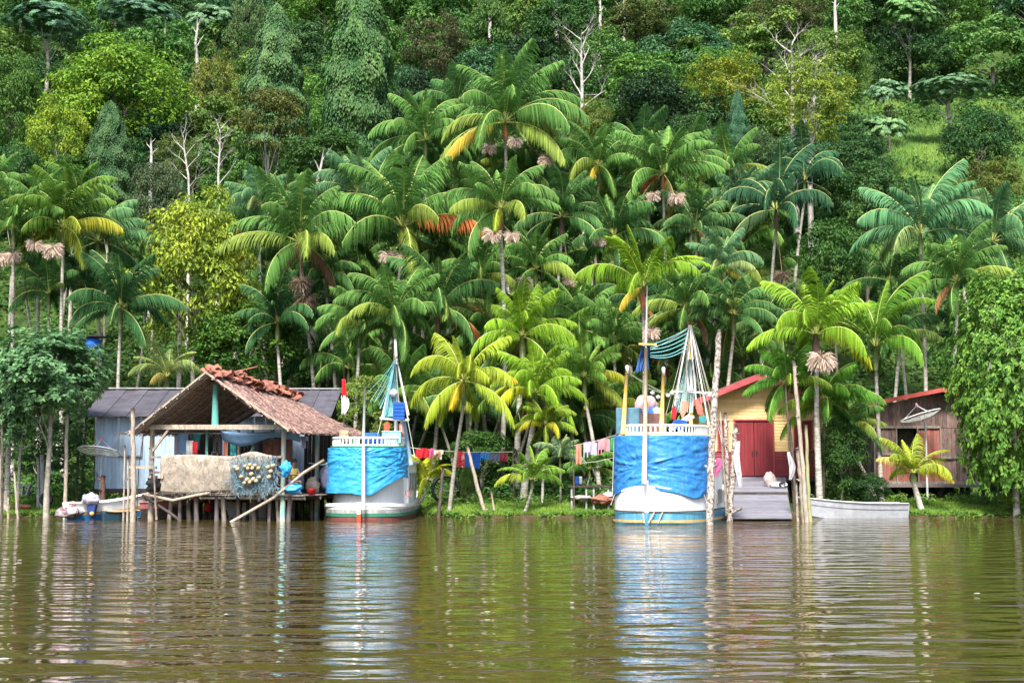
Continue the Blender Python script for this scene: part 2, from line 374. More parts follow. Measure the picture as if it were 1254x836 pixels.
DG = (.034, .11, .026); DB = (.045, .125, .036); MG = (.06, .16, .025); BG = (.14, .28, .025); YG = (.19, .30, .022); OL = (.085, .105, .018); GG = (.085, .13, .055)
SV = (.12, .24, .11)
tree('broad bright green tree with a domed crown, largest pale crown on the upper left slope', 150, 118, 84, 74, 'fine', BG, h=7)
tree('yellow-green narrow tree in front of the domed bright green tree', 72, 172, 40, 66, 'airy', YG, h=6)
tree('mid green tree at the left edge beside the bright domed tree', 14, 130, 42, 72, 'fine', (.07, .17, .025), h=7)
tree('small dark cone-shaped tree wrapped in vines below the bright domed tree', 134, 187, 36, 64, 'cone', DB, D=80)
tree('blue-green cone-shaped tree wrapped in vines, left one of the tall pair', 338, 95, 50, 92, 'cone', (.068, .165, .048), D=98, ci=1)
tree('tallest cone-shaped tree cloaked in dark vines, reaching the top of the picture', 440, 92, 62, 125, 'cone', (.052, .145, .034), D=94, ci=2)
tree('olive green bushy tree at the foot of the vine-covered pair', 330, 152, 46, 50, 'layer', OL, D=88)
tree('slim yellow-green tree behind the bare white branches on the left', 262, 115, 32, 62, 'airy', (.15, .19, .03), h=6)
tree('yellow-flowered tree with a tall lime crown behind the stilt hut', 240, 342, 76, 112, 'fine', (.22, .31, .030), D=69, ci=0)
tree('grey-green bush tree between the small vine cone and the yellow-flowered tree', 190, 246, 38, 50, 'fine', GG, D=79)
tree('pale yellow-green spreading tree left of the bare white tree, upper right', 885, 112, 54, 48, 'airy', (.18, .23, .02), h=6)
tree('lime tree growing around the bare white tree', 990, 128, 56, 60, 'airy', (.19, .27, .03), D=88)
tree('large-leaved pale tree at the top right of the slope', 1112, 22, 46, 34, 'rosette', (.12, .27, .08), h=8)
tree('large-leaved bluish tree left of the grassy clearing', 1088, 118, 30, 30, 'rosette', SV, h=4)
tree('large-leaved bluish tree spreading over the top of the grassy clearing', 1160, 112, 52, 28, 'rosette', SV, h=4)
tree('dark rounded shrub tree standing in the grassy clearing', 1198, 178, 46, 48, 'fine', DG, h=2.2)
tree('large-leaved tree on the left border of the grassy clearing', 1078, 165, 38, 34, 'rosette', (.12, .25, .09), h=3)
tree('yellowish bush below the dark shrub tree of the clearing', 1212, 226, 46, 34, 'airy', (.12, .16, .03), D=80)
tree('mid green bush tree right of the dark drooping palm', 1060, 250, 60, 52, 'fine', (.05, .13, .03), D=79)
tree('leafy green tree between the bare white tree and the clearing', 1040, 196, 52, 34, 'fine', (.05, .13, .035), h=4)
tree('low green tree right of the drooping palm, above the bright front palms', 1022, 322, 44, 58, 'round', (.045, .13, .022), D=72)
tree('pale silver-green rounded tree left of the dark drooping palm', 905, 185, 50, 34, 'fine', (.085, .16, .06), D=86)
tree('silver-green tree below the pale yellow spreading tree', 845, 170, 40, 34, 'round', (.05, .12, .035), h=5)
tree('dark pointed tree in front of the pale yellow spreading tree', 903, 152, 17, 42, 'cone', (.04, .13, .06), D=84)
tree('large-leaved light tree on the dark slope right of the bare grey tree', 845, 62, 22, 30, 'rosette', (.2, .33, .06), h=6)
tree('brown-tinged tree at the top, left of the tallest palm', 535, 62, 44, 46, 'airy', (.07, .085, .03), h=6)
tree('light green climbing tree at the top centre', 598, 50, 34, 58, 'layer', (.06, .15, .025), h=6)
tree('tree behind the bare grey tree', 690, 40, 46, 46, 'round', (.04, .12, .025), h=6)
tree('yellowish bushy tree left of the deep shaded hollow', 725, 165, 34, 46, 'airy', (.12, .17, .025), D=88)
tree('deep green tree above the right end of the palm grove', 795, 135, 58, 50, 'round', (.018, .055, .016), h=5)
tree('olive topped tall tree at the top, above the deep green tree', 790, 38, 52, 44, 'layer', (.07, .10, .02), h=7)
tree('grey-olive fuzzy tree at the top above the bare white tree', 962, 26, 56, 40, 'airy', (.08, .10, .03), h=7)
tree('large-leaved blue-green tree in the top left corner', 60, 30, 60, 34, 'rosette', (.10, .21, .12), h=8)
tree('large-leaved blue-green tree over the bright domed tree', 170, 22, 58, 30, 'rosette', (.10, .21, .12), h=8)
tree('large-leaved pale tree above the slim yellow-green tree', 262, 30, 40, 34, 'rosette', (.12, .24, .11), h=7)
tree('pale sunlit tree touching the left vine-covered cone', 305, 40, 32, 52, 'airy', (.09, .16, .05), h=7)
tree('dark slope tree at the left edge above the left palms', 18, 215, 40, 40, 'round', DG, D=82)
tree('green bush behind the left palm group', 90, 225, 50, 36, 'round', (.05, .14, .02), D=82)
tree('leafy bush left of the bare upright branches', 215, 195, 30, 34, 'airy', (.10, .15, .03), D=84)
tree('green thicket tree between the vine-covered pair and the palms', 400, 200, 60, 40, 'round', (.04, .11, .02), D=84)
tree('dark tree in the gap right of the tallest cone', 520, 130, 46, 44, 'round', (.016, .05, .016), D=92)
tree('light green thicket behind the stilt hut roof', 300, 420, 70, 50, 'round', (.06, .16, .02), D=68, name='bush', cat='bush')
tree('pale leafy bush rising behind the red and white flag', 446, 500, 34, 44, 'layer', (.13, .20, .03), D=59, name='bush', cat='bush')
tree('green bush behind the left clothesline', 590, 560, 46, 34, 'round', (.05, .13, .02), D=61.5, name='bush', cat='bush')
tree('dense bush between the yellow house and the wooden shack', 1030, 560, 36, 44, 'round', (.045, .12, .02), D=57.5, name='bush', cat='bush')
tree('small bush with reddish tips in front of the pale blue house', 94, 590, 22, 20, 'airy', (.06, .12, .03), D=56.5, name='bush', cat='bush')
tree('low bush at the right edge under the big round tree', 1240, 612, 26, 12, 'airy', (.10, .20, .02), D=55, name='bush', cat='bush')
tree('dark bush beside the shack stilts under the round tree', 1222, 575, 24, 34, 'round', (.04, .10, .03), D=57, name='bush', cat='bush')
tree('climbing shrub in front of the black hoop under the clothesline', 572, 590, 9, 20, 'round', (.07, .15, .02), D=57, name='bush', cat='bush')
tree('low green bush at the foot of the shack, behind the aluminium canoe', 1062, 598, 26, 20, 'round', (.035, .10, .025), D=57.5, name='bush', cat='bush')
# the darker forest the named trees stand in
rf = random.Random(99); fill = []
for row, (py, n_, rr) in enumerate([(-28, 15, 52), (22, 15, 50), (72, 14, 48), (120, 14, 44), (168, 14, 40), (214, 14, 38), (262, 13, 36)]):
    for i in range(n_):
        px = (i + .5 * (row % 2)) * 1254 / (n_ - .5) + rf.uniform(-18, 18); pyy = py + rf.uniform(-14, 14)
        if px > 1050 and 105 < pyy < 255: continue
        fill.append((px, pyy, rr * rf.uniform(.95, 1.45)))
for px, pyy, rr in fill:
    c = rf.choice([(.042, .115, .030), (.075, .19, .038), (.055, .15, .06), (.12, .22, .04), (.09, .22, .035), (.026, .075, .024)])
    tree('dark green forest tree packed on the slope behind the palms and the paler trees', px, pyy, rr, rr * rf.uniform(.8, 1.1), rf.choice(['round', 'fine', 'layer', 'round']), c, D=min(165, depth_of(pyy, 5.) + 6), group='forest trees massed on the slope')

# bare white trees and branches
def bare(label, px, py0, py1, D, r, seed, spread=.45, depth=3, lean=0, kids=(2, 4), L=.45):
    a = at(px, py1, D); b = at(px + lean, py0, D); g = min(a.z, terrain(a.x, a.y) + 6)
    root = empty('bare_tree', (a.x, a.y, terrain(a.x, a.y)), label, 'tree')
    rnd = random.Random(seed); mb = MB(); hgt = b.z - a.z
    base = Vector((a.x, a.y, terrain(a.x, a.y) - .3))
    mid = a.lerp(b, .45) + Vector((rnd.uniform(-.2, .2), 0, 0))
    mb.tube([base, a, mid, a.lerp(b, .75), b], [r * 1.3, r * 1.1, r * .85, r * .6, r * .3], 8)
    mb.build('trunk', M_WHITEBARK, root)
    k = 0
    for f in ([.3, .42, .52, .6, .68, .76, .84, .92, .97] if depth > 1 else [.4, .6, .8]):
        m2 = MB(); a_ = a.lerp(b, f); s = -1 if k % 2 else 1; k += 1
        branchy(m2, a_, Vector((s * rnd.uniform(.4, 1), rnd.uniform(-.5, .5), rnd.uniform(.6, 1.2))), hgt * L * rnd.uniform(.6, 1) * (1.1 - f * .6), r * .42, depth - 1, rnd, spread, kids, 5)
        m2.build('branch', M_WHITEBARK, root)
bare('bare white forked tree with peeling limbs, most prominent bare tree at upper right', 975, 50, 235, 92, .17, 3, lean=-6, depth=4, L=.3, spread=.5)
bare('second bare white trunk close beside the forked white tree', 992, 75, 225, 91, .16, 4, lean=8, depth=3, L=.28, spread=.5)
bare('bare grey twiggy tree above the right half of the palm grove', 712, 38, 175, 90, .13, 5, depth=4, spread=.55, L=.34)
bare('bare white tree with spread arms below the bright domed tree', 232, 160, 262, 80, .075, 6, lean=-8, depth=3, L=.36, spread=.55)
bare('bare white upright trunk right of the spread-armed bare tree', 268, 155, 255, 79, .08, 7, lean=2, depth=3, L=.32, spread=.55)
bare('white stub of a dead tree above the left palm crowns of the grove', 385, 180, 262, 78, .12, 8, lean=12, depth=1)
bare('short bare trunk standing in the yellow-flowered tree', 222, 240, 330, 71, .1, 9, lean=-4, depth=1)
bare('thin bare brown trunk left of the spread-armed bare tree', 185, 168, 205, 82, .1, 10, depth=1)
for i, (px, y0, y1) in enumerate([(202, 12, 60), (242, 20, 80), (682, -5, 35), (764, -10, 52), (735, -5, 30), (600, -5, 40), (1023, -5, 20)]):
    bare(['pale straight trunk at the top above the bright domed tree', 'straight trunk in the shade right of the bright domed tree', 'grey straight trunk at the top above the bare grey tree', 'whitish straight trunk at the top right of the bare grey tree', 'dim straight trunk between two pale trunks at the top', 'thin trunk at the top over the tallest palm', 'short pale trunk at the top edge over the white forked tree'][i], px, y0, y1, depth_of((y0 + y1) / 2, 6) - 4, .16, 30 + i, depth=1)

# ------------------------------------------------------------------ undergrowth on the slope and grass on the bank
def scatter_under():
    r = np.random.default_rng(5); K = 6200; P = []
    while len(P) < K:
        y = 60.5 + 110 * r.random() ** 1.3; x = r.uniform(-.52, .52) * y
        px = x / y * F + 627
        if y < 64 and (-18.5 < x < -6 or 6.5 < x < 14.5 or 14.5 < x < 21): continue
        if 1070 < px and 140 < HOR - (terrain(x, y) + .8 - 2) / y * F < 212 and r.random() < .95: continue
        P.append((x, y, terrain(x, y)))
    C = np.array(P); rad = r.uniform(.5, 1.5, K) * (1 + (C[:, 1] - 60) / 110)
    per = 46; k = np.repeat(np.arange(K), per); n_ = len(k)
    d = nrm(r.normal(size=(n_, 3)) + [0, 0, .8]); d[:, 2] = np.abs(d[:, 2])
    P = C[k] + d * (rad[k] * r.uniform(.5, 1.05, n_))[:, None] * [1, 1, .7]
    N = d * .7 + [0, -.1, .6] + r.normal(size=(n_, 3)) * .4; U = d + r.normal(size=(n_, 3)) * .7 + [0, 0, -.3]
    V, Q = leaves(P, N, U, r.uniform(.16, .42, n_) * (1 + (C[k, 1] - 60) / 140), .5)
    return npmesh('undergrowth', V, Q, [M_LEAF], np.repeat(np.clip(r.random(K)[k] * .8 + .2 * r.random(n_), 0, 1), 4))
tag(link('undergrowth', scatter_under(), color=(.050, .135, .024)), 'dense green undergrowth covering the hillside between the trees', 'undergrowth', kind='stuff')
def scatter_grass():
    r = np.random.default_rng(6); n_ = 120000
    x = r.uniform(-24, 24, n_); y = np.array([shore(a) + .12 + .22 * (1 + noise.noise(Vector((a * 1.3, 0, 0)))) for a in x]) + 9 * r.random(n_) ** 1.6
    keep = ~((x > 8.6) & (x < 12) & (y < 61)); x = x[keep]; y = y[keep]; n_ = len(x)
    z = np.array([terrain(a, b_) for a, b_ in zip(x, y)]); P = np.stack([x, y, z], 1)
    U = np.stack([r.normal(size=n_) * .3, r.normal(size=n_) * .3, np.ones(n_)], 1); N = np.stack([r.normal(size=n_) * .5, -np.ones(n_), r.normal(size=n_) * .3 + .3], 1)
    tu = np.array([noise.noise(Vector((a * .8, b_ * .8, 0))) for a, b_ in zip(x, y)])
    V, Q = leaves(P, N, U, r.uniform(.07, .2, n_) * (1 + .7 * tu), .2, .03)
    a = npmesh('grass', V, Q, [M_GRASS], np.repeat(np.clip(.5 + tu * .8 + r.normal(size=n_) * .1, 0, 1), 4)); return a
M_GRASS = leafmat('grass_blade', rough=.6, spec=.25, trans=.35, vlo=.8, vhi=1.3, hue=.02)
tag(link('grass', scatter_grass(), color=(.12, .225, .026)), 'bright green short grass along the river bank', 'grass', kind='stuff')
def scatter_weeds():
    r = np.random.default_rng(15); P = []
    while len(P) < 900:
        x = r.uniform(-23, 23); s = shore(x); y = s + (abs(r.normal()) * .5 if r.random() < .45 else 2.4 + 3.2 * r.random())
        if 8.2 < x < 12.4 or (-13.6 < x < -6 and y < 56): continue
        P.append((x, y, terrain(x, y)))
    C = np.array(P); K = len(C); rad = np.where(C[:, 1] - np.array([shore(a) for a in C[:, 0]]) < 1.5, r.uniform(.06, .2, K), r.uniform(.15, .5, K))
    k = np.repeat(np.arange(K), 40); n_ = len(k); d = nrm(r.normal(size=(n_, 3)) + [0, 0, .8]); d[:, 2] = np.abs(d[:, 2])
    V, Q = leaves(C[k] + d * (rad[k] * r.uniform(.3, 1.05, n_))[:, None], d * .6 + [0, -.2, .6] + r.normal(size=(n_, 3)) * .4, d + r.normal(size=(n_, 3)) * .6, r.uniform(.05, .15, n_) + rad[k] * .18, .45)
    return npmesh('weeds', V, Q, [M_LEAF], np.repeat(np.clip(r.random(K)[k] * .8 + .2 * r.random(n_), 0, 1), 4))
tag(link('weeds', scatter_weeds(), color=(.085, .19, .028)), 'mixed low weeds and seedlings scattered along the grassy bank', 'weeds', kind='stuff')
def scatter_hillgrass():
    r = np.random.default_rng(8); n_ = 90000
    y = r.uniform(86, 128, n_); x = r.uniform(23, 52, n_)
    z = np.array([terrain(a, b_) for a, b_ in zip(x, y)]); P = np.stack([x, y, z], 1)
    U = np.stack([r.normal(size=n_) * .4, r.normal(size=n_) * .4, np.ones(n_)], 1); N = np.stack([r.normal(size=n_) * .5, -np.ones(n_), r.normal(size=n_) * .3 + .5], 1)
    tu = np.array([noise.noise(Vector((a * .25, b_ * .25, 4))) for a, b_ in zip(x, y)])
    V, Q = leaves(P, N, U, r.uniform(.3, .7, n_) * (1 + .8 * tu), .25, .03)
    return npmesh('hillside_grass', V, Q, [M_GRASS], np.repeat(np.clip(.5 + tu, 0, 1), 4))
tag(link('hillside_grass', scatter_hillgrass(), color=(.10, .20, .030)), 'rough green grass in the clearing high on the right slope', 'grass', kind='stuff')
# ------------------------------------------------------------------ palms
def frond_mesh(seed, e0, bend, nl=72, ll=.30, droop=1.2, wid=.0132, petiole=.14, vee=.25):
    """one feather leaf of unit length in the xz plane, leaflets hanging from the arched midrib"""
    r = np.random.default_rng(seed); T = np.linspace(0, 1, 21); e = R(e0) - R(bend) * T ** 1.25
    side = (r.random() - .5) * .5 * T ** 2
    dx = np.cos(e) * np.cos(side); dy = np.cos(e) * np.sin(side); dz = np.sin(e); st = 1 / 20
    Pm = np.zeros((21, 3)); Pm[1:, 0] = np.cumsum(dx[:-1]) * st; Pm[1:, 1] = np.cumsum(dy[:-1]) * st; Pm[1:, 2] = np.cumsum(dz[:-1]) * st
    def rp(t): return np.array([np.interp(t, T, Pm[:, k]) for k in range(3)])
    V = []; Q = []; mi = []; cl = []
    rr = .0085 * (1 - T * .72)
    for i in range(0, 21, 2):
        tn = np.array([dx[i], dy[i], dz[i]]); s_ = np.cross(tn, [0, 0, 1.0]); s_ /= max(np.linalg.norm(s_), 1e-6); u_ = np.cross(s_, tn)
        for a in (0, 1, 2, 3): V.append(Pm[i] + (s_ * math.cos(a * 1.5708) + u_ * math.sin(a * 1.5708)) * rr[i]); cl.append(.5)
    for i in range(10):
        for a in range(4): Q.append((i * 4 + a, i * 4 + (a + 1) % 4, i * 4 + 4 + (a + 1) % 4, i * 4 + 4 + a)); mi.append(1)
    for i in range(nl):
        t = petiole + (1 - petiole) * (i + r.random() * .5) / nl
        p = rp(t); tn = rp(min(1, t + .02)) - rp(max(0, t - .02)); tn /= np.linalg.norm(tn)
        s0 = np.cross(tn, [0, 0, 1.0]); s0 /= max(np.linalg.norm(s0), 1e-6)
        L = ll * (math.sin(math.pi * min(1, .18 + .8 * (t - petiole) / (1 - petiole))) ** .6) * r.uniform(.72, 1.14)
        for sd in (-1, 1):
            if r.random() < .03 or noise.noise(Vector((i * .33, sd * 4.0, seed * 1.7))) > .42: continue
            dr = tn * (.45 + .6 * t) + s0 * sd * .72 + np.array([0, 0, vee * (1 - t)]); dr /= np.linalg.norm(dr)
            q = p.copy(); k0 = len(V); c_ = r.random() * .5 + .25 + .3 * (t - .5); wv = tn * .8 + np.array([0, 0, .25])
            for k in range(4):
                w_ = wid * (.55, 1, .8, .08)[k] * .5
                ww = wv - dr * np.dot(wv, dr); ww /= max(np.linalg.norm(ww), 1e-6)
                V.append(q - ww * w_); V.append(q + ww * w_); cl += [c_, c_]
                g = droop * (.55 + .25 * k) * r.uniform(.8, 1.2)
                dr = dr + np.array([0, 0, -g]); dr /= np.linalg.norm(dr); q = q + dr * L / 3
            for k in range(3): Q.append((k0 + 2 * k, k0 + 2 * k + 1, k0 + 2 * k + 3, k0 + 2 * k + 2)); mi.append(0)
    return npmesh('frond', np.array(V), np.array(Q), [M_FROND, M_RIB], np.clip(np.array(cl), 0, 1), mi)
FR = {'spear': [frond_mesh(100 + i, 84, 30 + 12 * i, droop=.5, ll=.17) for i in range(2)],
      'up': [frond_mesh(110 + i, 77, 58 + 14 * i, droop=.9) for i in range(3)],
      'mid': [frond_mesh(120 + i, 57, 84 + 13 * i) for i in range(4)],
      'low': [frond_mesh(130 + i, 26, 72 + 14 * i) for i in range(4)],
      'drop': [frond_mesh(140 + i, -8, 62 + 10 * i, droop=1.2) for i in range(3)],
      'stiff': [frond_mesh(150 + i, 62, 70 + 10 * i, droop=.45, ll=.2, vee=.5) for i in range(3)],
      'hang': [frond_mesh(160 + i, 58, 128 + 10 * i, droop=1.5, ll=.26) for i in range(3)]}
def spray_mesh(seed, n_=190):
    """a fruit stalk of the palm: a burst of fine branchlets that arch over and hang"""
    r = random.Random(seed); mb = MB()
    for i in range(n_):
        a = r.uniform(0, 6.28); e = r.uniform(-.5, 1.25); d_ = Vector((math.cos(a) * math.cos(e), math.sin(a) * math.cos(e), math.sin(e))); p = Vector((0, 0, 0)); pts = [p.copy()]
        for k in range(4): d_ = (d_ + Vector((0, 0, -.38))).normalized(); p = p + d_ * r.uniform(.15, .25); pts.append(p.copy())
        mb.tube(pts, .015, 3)
    o = mb.build('flower_cluster', M_SPRAY); me = o.data; bpy.data.objects.remove(o); return me
M_SPRAY = mat('palm_fruit_stalk', (.66, .54, .42), (.50, .34, .28), scale=3, bump=0, island=.35)
M_SPRAYD = mat('dry_brown_stalk', (.17, .12, .08), (.08, .055, .035), scale=3, bump=0, island=.35)
M_SHG = mat('green_crownshaft', (.11, .16, .04), (.07, .08, .03), scale=4, bump=.1, rough=.5)
M_SHO = mat('orange_crownshaft', (.30, .10, .035), (.14, .05, .025), scale=3, stretch=(3, 3, .6), bump=.3)
M_SHB = mat('brown_crownshaft', (.13, .075, .05), (.06, .035, .025), scale=3, stretch=(3, 3, .6), bump=.3)
SPM = [spray_mesh(1), spray_mesh(2)]
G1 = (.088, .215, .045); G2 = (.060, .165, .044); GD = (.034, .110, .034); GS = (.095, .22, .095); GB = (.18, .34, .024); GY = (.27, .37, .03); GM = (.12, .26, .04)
PSTY = {'acai': [('spear', 2), ('up', 6), ('mid', 6), ('low', 5), ('drop', 2)],
        'young': [('spear', 1), ('stiff', 4), ('up', 2), ('mid', 3), ('low', 2)],
        'hang': [('spear', 1), ('up', 2), ('hang', 7), ('low', 2), ('drop', 2)],
        'weep': [('spear', 1), ('up', 2), ('hang', 6), ('low', 3), ('drop', 5)],
        'few': [('spear', 2), ('up', 5), ('mid', 4), ('low', 4)]}
pc = 0
def palm(label, px, py, D, r, col, style='acai', shaft=M_SHG, base=None, sprays=(), dead=(), tr=.085, bark=M_PALMBARK, group=None, lean=None, name='palm_tree'):
    global pc; pc += 1; rnd = random.Random(pc * 31 + 3)
    c = at(px, py, D)
    bx = X_(base[0], D) if base else c.x + (lean if lean is not None else rnd.uniform(-1.3, 1.3)); by = D + rnd.uniform(-.3, .3)
    g = terrain(bx, by); root = empty(name, (bx, by, g), label, 'palm', group)
    B = Vector((bx, by, g - .25)); h = c.z - g; shl = min(.95, h * .2); top = c - Vector((0, 0, shl))
    m = MB(); pts = []; rr = []; n_ = 9; sw = rnd.uniform(-.25, .25)
    for k in range(n_ + 1):
        f = k / n_; p = B.lerp(top, f) + Vector((sw * math.sin(f * math.pi) * min(1, h / 8), 0, 0)); pts.append(p); rr.append(tr * (1.35 - .5 * f) if k else tr * 1.7)
    m.tube(pts, rr, 8); m.build('trunk', bark, root)
    if shl > .15:
        m = MB(); m.tube([top - Vector((0, 0, .05)), top.lerp(c, .4), c + Vector((0, 0, .05))], [tr * 1.05, tr * 1.5, tr * .8], 8); m.build('crown_shaft', shaft, root)
    L = r * D / F * 1.27; az = rnd.uniform(0, 6.28); cl_ = c - root.location
    for kind, n0 in PSTY[style]:
        for i in range(n0):
            az += 2.399 + rnd.uniform(-.25, .25); ms = FR[kind]; s = L * rnd.uniform(.85, 1.12) * (.8 if kind == 'spear' else 1)
            k = rnd.uniform(.82, 1.2); cc = [x * k for x in col]
            if kind in ('low', 'drop') and rnd.random() < .22: cc = [cc[0] * 2.1, cc[1] * 1.25, cc[2]]
            if kind in ('spear', 'stiff') : cc = [cc[0] * 1.25, cc[1] * 1.15, cc[2]]
            link('frond', rnd.choice(ms), root, cl_, (s, s, s), (rnd.uniform(-.2, .2), rnd.uniform(-.2, .2), az), cc)
    if style in ('acai', 'few') and rnd.random() < .28:
        for _ in range(rnd.randint(1, 2)):
            o = link('frond', rnd.choice(FR['drop']), root, cl_, (L * rnd.uniform(.55, .8),) * 3, (rnd.uniform(-.2, .2), rnd.uniform(.1, .7), rnd.uniform(0, 6.28)), rnd.choice([(.24, .13, .07), (.18, .11, .06), (.30, .15, .06), (.26, .23, .07)])); o['label'] = 'dry hanging frond'
    for kind, a, sc, cc, lab in dead:
        o = link('frond', FR[kind][0], root, cl_, (L * sc,) * 3, (0, 0, R(a)), cc); o['label'] = lab
    for dx, dy, s, mt in sprays:
        s *= 1.35; p = c + Vector((dx * D / F, -1.5, -dy * D / F)) - root.location
        o = link('flower_cluster', SPM[rnd.randrange(2)], root, p, (s, s, s), (rnd.uniform(-.2, .2), 0, rnd.uniform(0, 6.28)))
        if mt: o.material_slots[0].link = 'OBJECT'; o.material_slots[0].material = M_SPRAYD
        q = Vector((dx * .15 * D / F, 0, -.75 * shl)) + c - root.location
        m = MB(); m.tube([q, (q + p) / 2 + Vector((0, 0, .05)), p], .025, 5); m.build('flower_stalk', M_SHB, root, world=False)
    return root
OR = (.40, .135, .03); YE = (.44, .33, .035); BR = (.22, .10, .05)
palm('tallest palm of the grove with a yellow dead frond and a long white trunk', 619, 150, 73, 88, G1, shaft=M_SHO, base=(623, 600), lean=0, tr=.1,
     sprays=[(-20, 40, .42, 0), (12, 32, .42, 0), (50, 55, .45, 0)], dead=[('drop', 197, .9, YE, 'yellow dead frond'), ('up', 165, 1.0, GS, None) if False else ('mid', 20, 1.1, G1, 'longest arching green frond')])
palm('palm left of the tallest palm, its crown nearly as high', 521, 172, 76, 64, G1)
palm('palm crown squeezed between the tallest palm and its left neighbour', 560, 128, 79, 48, G2)
palm('wide-crowned palm with an orange dead frond and cream flower sprays', 493, 278, 68, 96, G1, shaft=M_SHO,
     sprays=[(-14, 42, .5, 0), (8, 46, .55, 0)], dead=[('low', -12, .95, OR, 'orange dead frond')])
palm('grey-green palm behind and left of the wide-crowned palm', 438, 236, 75, 58, GS)
palm('dense palm with a big dark brown withered fruit mass', 367, 297, 67, 82, G1, base=(392, 560), shaft=M_SHB, sprays=[(8, 55, .62, 1), (14, 75, .6, 1)])
palm('bluish palm at the left edge of the grove, behind the withered fruit mass palm', 318, 252, 74, 50, GS)
palm('palm with a round pinkish flower ball between the two wide crowns', 425, 292, 70, 56, G2, sprays=[(-13, 34, .38, 0)], base=(424, 560))
palm('palm in front of the white trunk with a hanging yellow-green frond', 613, 256, 62.5, 68, G1, base=(612, 600), tr=.095, shaft=M_SHO, sprays=[(-10, 38, .45, 0), (14, 40, .38, 0)], dead=[('drop', 262, .75, GY, 'hanging yellow-green frond')])
palm('mid-height palm in front of the wide-crowned palm', 484, 386, 63, 68, G1)
palm('dark-centred palm with an orange frond hanging to its right', 536, 380, 65, 74, G2, shaft=M_SHB, dead=[('drop', -25, .85, OR, 'orange hanging frond'), ('low', 10, .8, (.35, .12, .03), 'brown-orange dead frond')])
palm('dark palm with a slender shaded stem right of the white trunk', 688, 266, 71, 62, G2, shaft=M_SHB, sprays=[(8, 82, .42, 0)])
palm('palm just right of the tallest palm with a cream flower spray below it', 652, 212, 76, 58, G1, sprays=[(16, 60, .35, 0)])
palm('palm with a hanging orange frond above the right part of the grove', 733, 203, 75, 58, G1, dead=[('drop', 250, .7, YE, 'hanging orange frond')])
palm('high palm behind the red-stemmed palm', 786, 190, 77, 52, G2)
palm('red-stemmed palm with two cream flower sprays', 812, 213, 73, 62, G1, shaft=M_SHO, sprays=[(12, 36, .5, 0), (-16, 34, .4, 0)], base=(812, 600), dead=[('drop', 210, .55, (.30, .07, .03), 'dark red dead frond')])
palm('palm in the middle distance below the hanging orange frond palm', 752, 290, 71, 60, G2, sprays=[(-20, 10, .35, 0)])
palm('palm right of the red-stemmed palm with dull drooping fronds', 852, 282, 72, 54, (.06, .15, .045))
palm('bright yellow-green palm rising behind the right fishing boat', 787, 352, 60, 76, (.15, .30, .02), 'young', shaft=M_SHO, base=(776, 600), sprays=[(6, 60, .4, 0)], dead=[('drop', 225, .6, YE, 'yellow drooping frond')])
palm('small pale palm with a yellow drooping frond right of the bright palm', 882, 328, 67, 48, GS, shaft=M_SHB, dead=[('drop', -30, .8, (.3, .3, .04), 'yellowing frond')])
palm('grey-green palm below the pale silver-green rounded tree', 905, 246, 76, 50, GS)
palm('dark drooping palm with long curtain-like fronds', 950, 258, 73, 78, (.03, .095, .045), 'hang', shaft=M_SHB, sprays=[(0, 85, .5, 1)])
palm('dark drooping palm just behind the curtain-frond palm', 985, 222, 78, 60, (.03, .10, .045), 'hang')
palm('blue-green palm with upright fronds above the wooden shack', 1127, 287, 66, 80, (.09, .23, .10), 'few', base=(1132, 600))
palm('blue-green palm at the right edge above the round tree', 1216, 296, 67, 68, (.09, .22, .09))
palm('palm with one long level frond between the two blue-green palms', 1172, 345, 64, 64, G1)
palm('bright front palm at the slipway with a cream flower spray', 999, 410, 56, 76, GB, base=(1001, 600), sprays=[(-4, 34, .6, 0)], tr=.11, shaft=M_SHB, style='few')
palm('palm hanging over the yellow house gable', 962, 468, 56.5, 52, (.07, .21, .024), base=(970, 585), tr=.05, bark=M_DBARK)
palm('low palm right of the slipway poles', 1009, 492, 57, 60, (.07, .21, .024), base=(1006, 600), tr=.06, bark=M_DBARK)
palm('large fresh green palm with tall fanned fronds left of the shack', 1072, 425, 59, 92, (.09, .225, .022), 'young')
palm('palm with an orange withered frond at the left edge', 17, 280, 65, 62, G1, base=(16, 600), sprays=[(-3, 42, .5, 0), (14, 40, .4, 0)], dead=[('low', 190, .6, OR, 'orange withered frond')])
palm('palm with paired flower sprays, second crown from the left edge', 78, 278, 65, 68, (.085, .185, .022), base=(82, 600), sprays=[(0, 34, .5, 0), (-22, 28, .4, 0)], dead=[('low', -12, 1.0, (.27, .28, .02), 'yellow arching frond')])
palm('pale-trunked palm behind the paired flower spray palm', 48, 258, 69, 52, G1, base=(50, 600))
palm('blue-green palm right of the left palm group', 120, 296, 69, 64, (.08, .20, .075))
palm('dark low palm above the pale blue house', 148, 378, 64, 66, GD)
palm('palm crown cut by the left edge of the picture', -6, 232, 72, 48, G1)
palm('upright palm crown behind the left palm group', 95, 240, 74, 46, (.085, .20, .03), 'few')
palm('yellow-green front palm with hanging leaflets beside the left fishing boat', 568, 466, 55.4, 66, GY, 'weep', base=(550, 632), tr=.07, shaft=M_SHG, bark=M_BARK)
palm('light green front palm at the centre, right of the yellow-green palm', 655, 482, 59, 58, GB, base=(640, 612), tr=.13)
palm('palm with three lime fronds above the centre front palm', 640, 412, 62, 60, GB, base=(632, 612), tr=.12)
palm('thin palm with a yellow drooping frond low in the centre', 668, 520, 58, 34, (.16, .26, .02), base=(664, 618), tr=.05)
palm('deep green palm left of the long white trunk', 598, 410, 65, 52, G1)
palm('broad palm behind the centre front palms', 676, 432, 65, 62, GM, base=(654, 612), tr=.1)
palm('palm with frayed fronds above the right clothesline', 712, 396, 66, 60, G1, base=(700, 600))
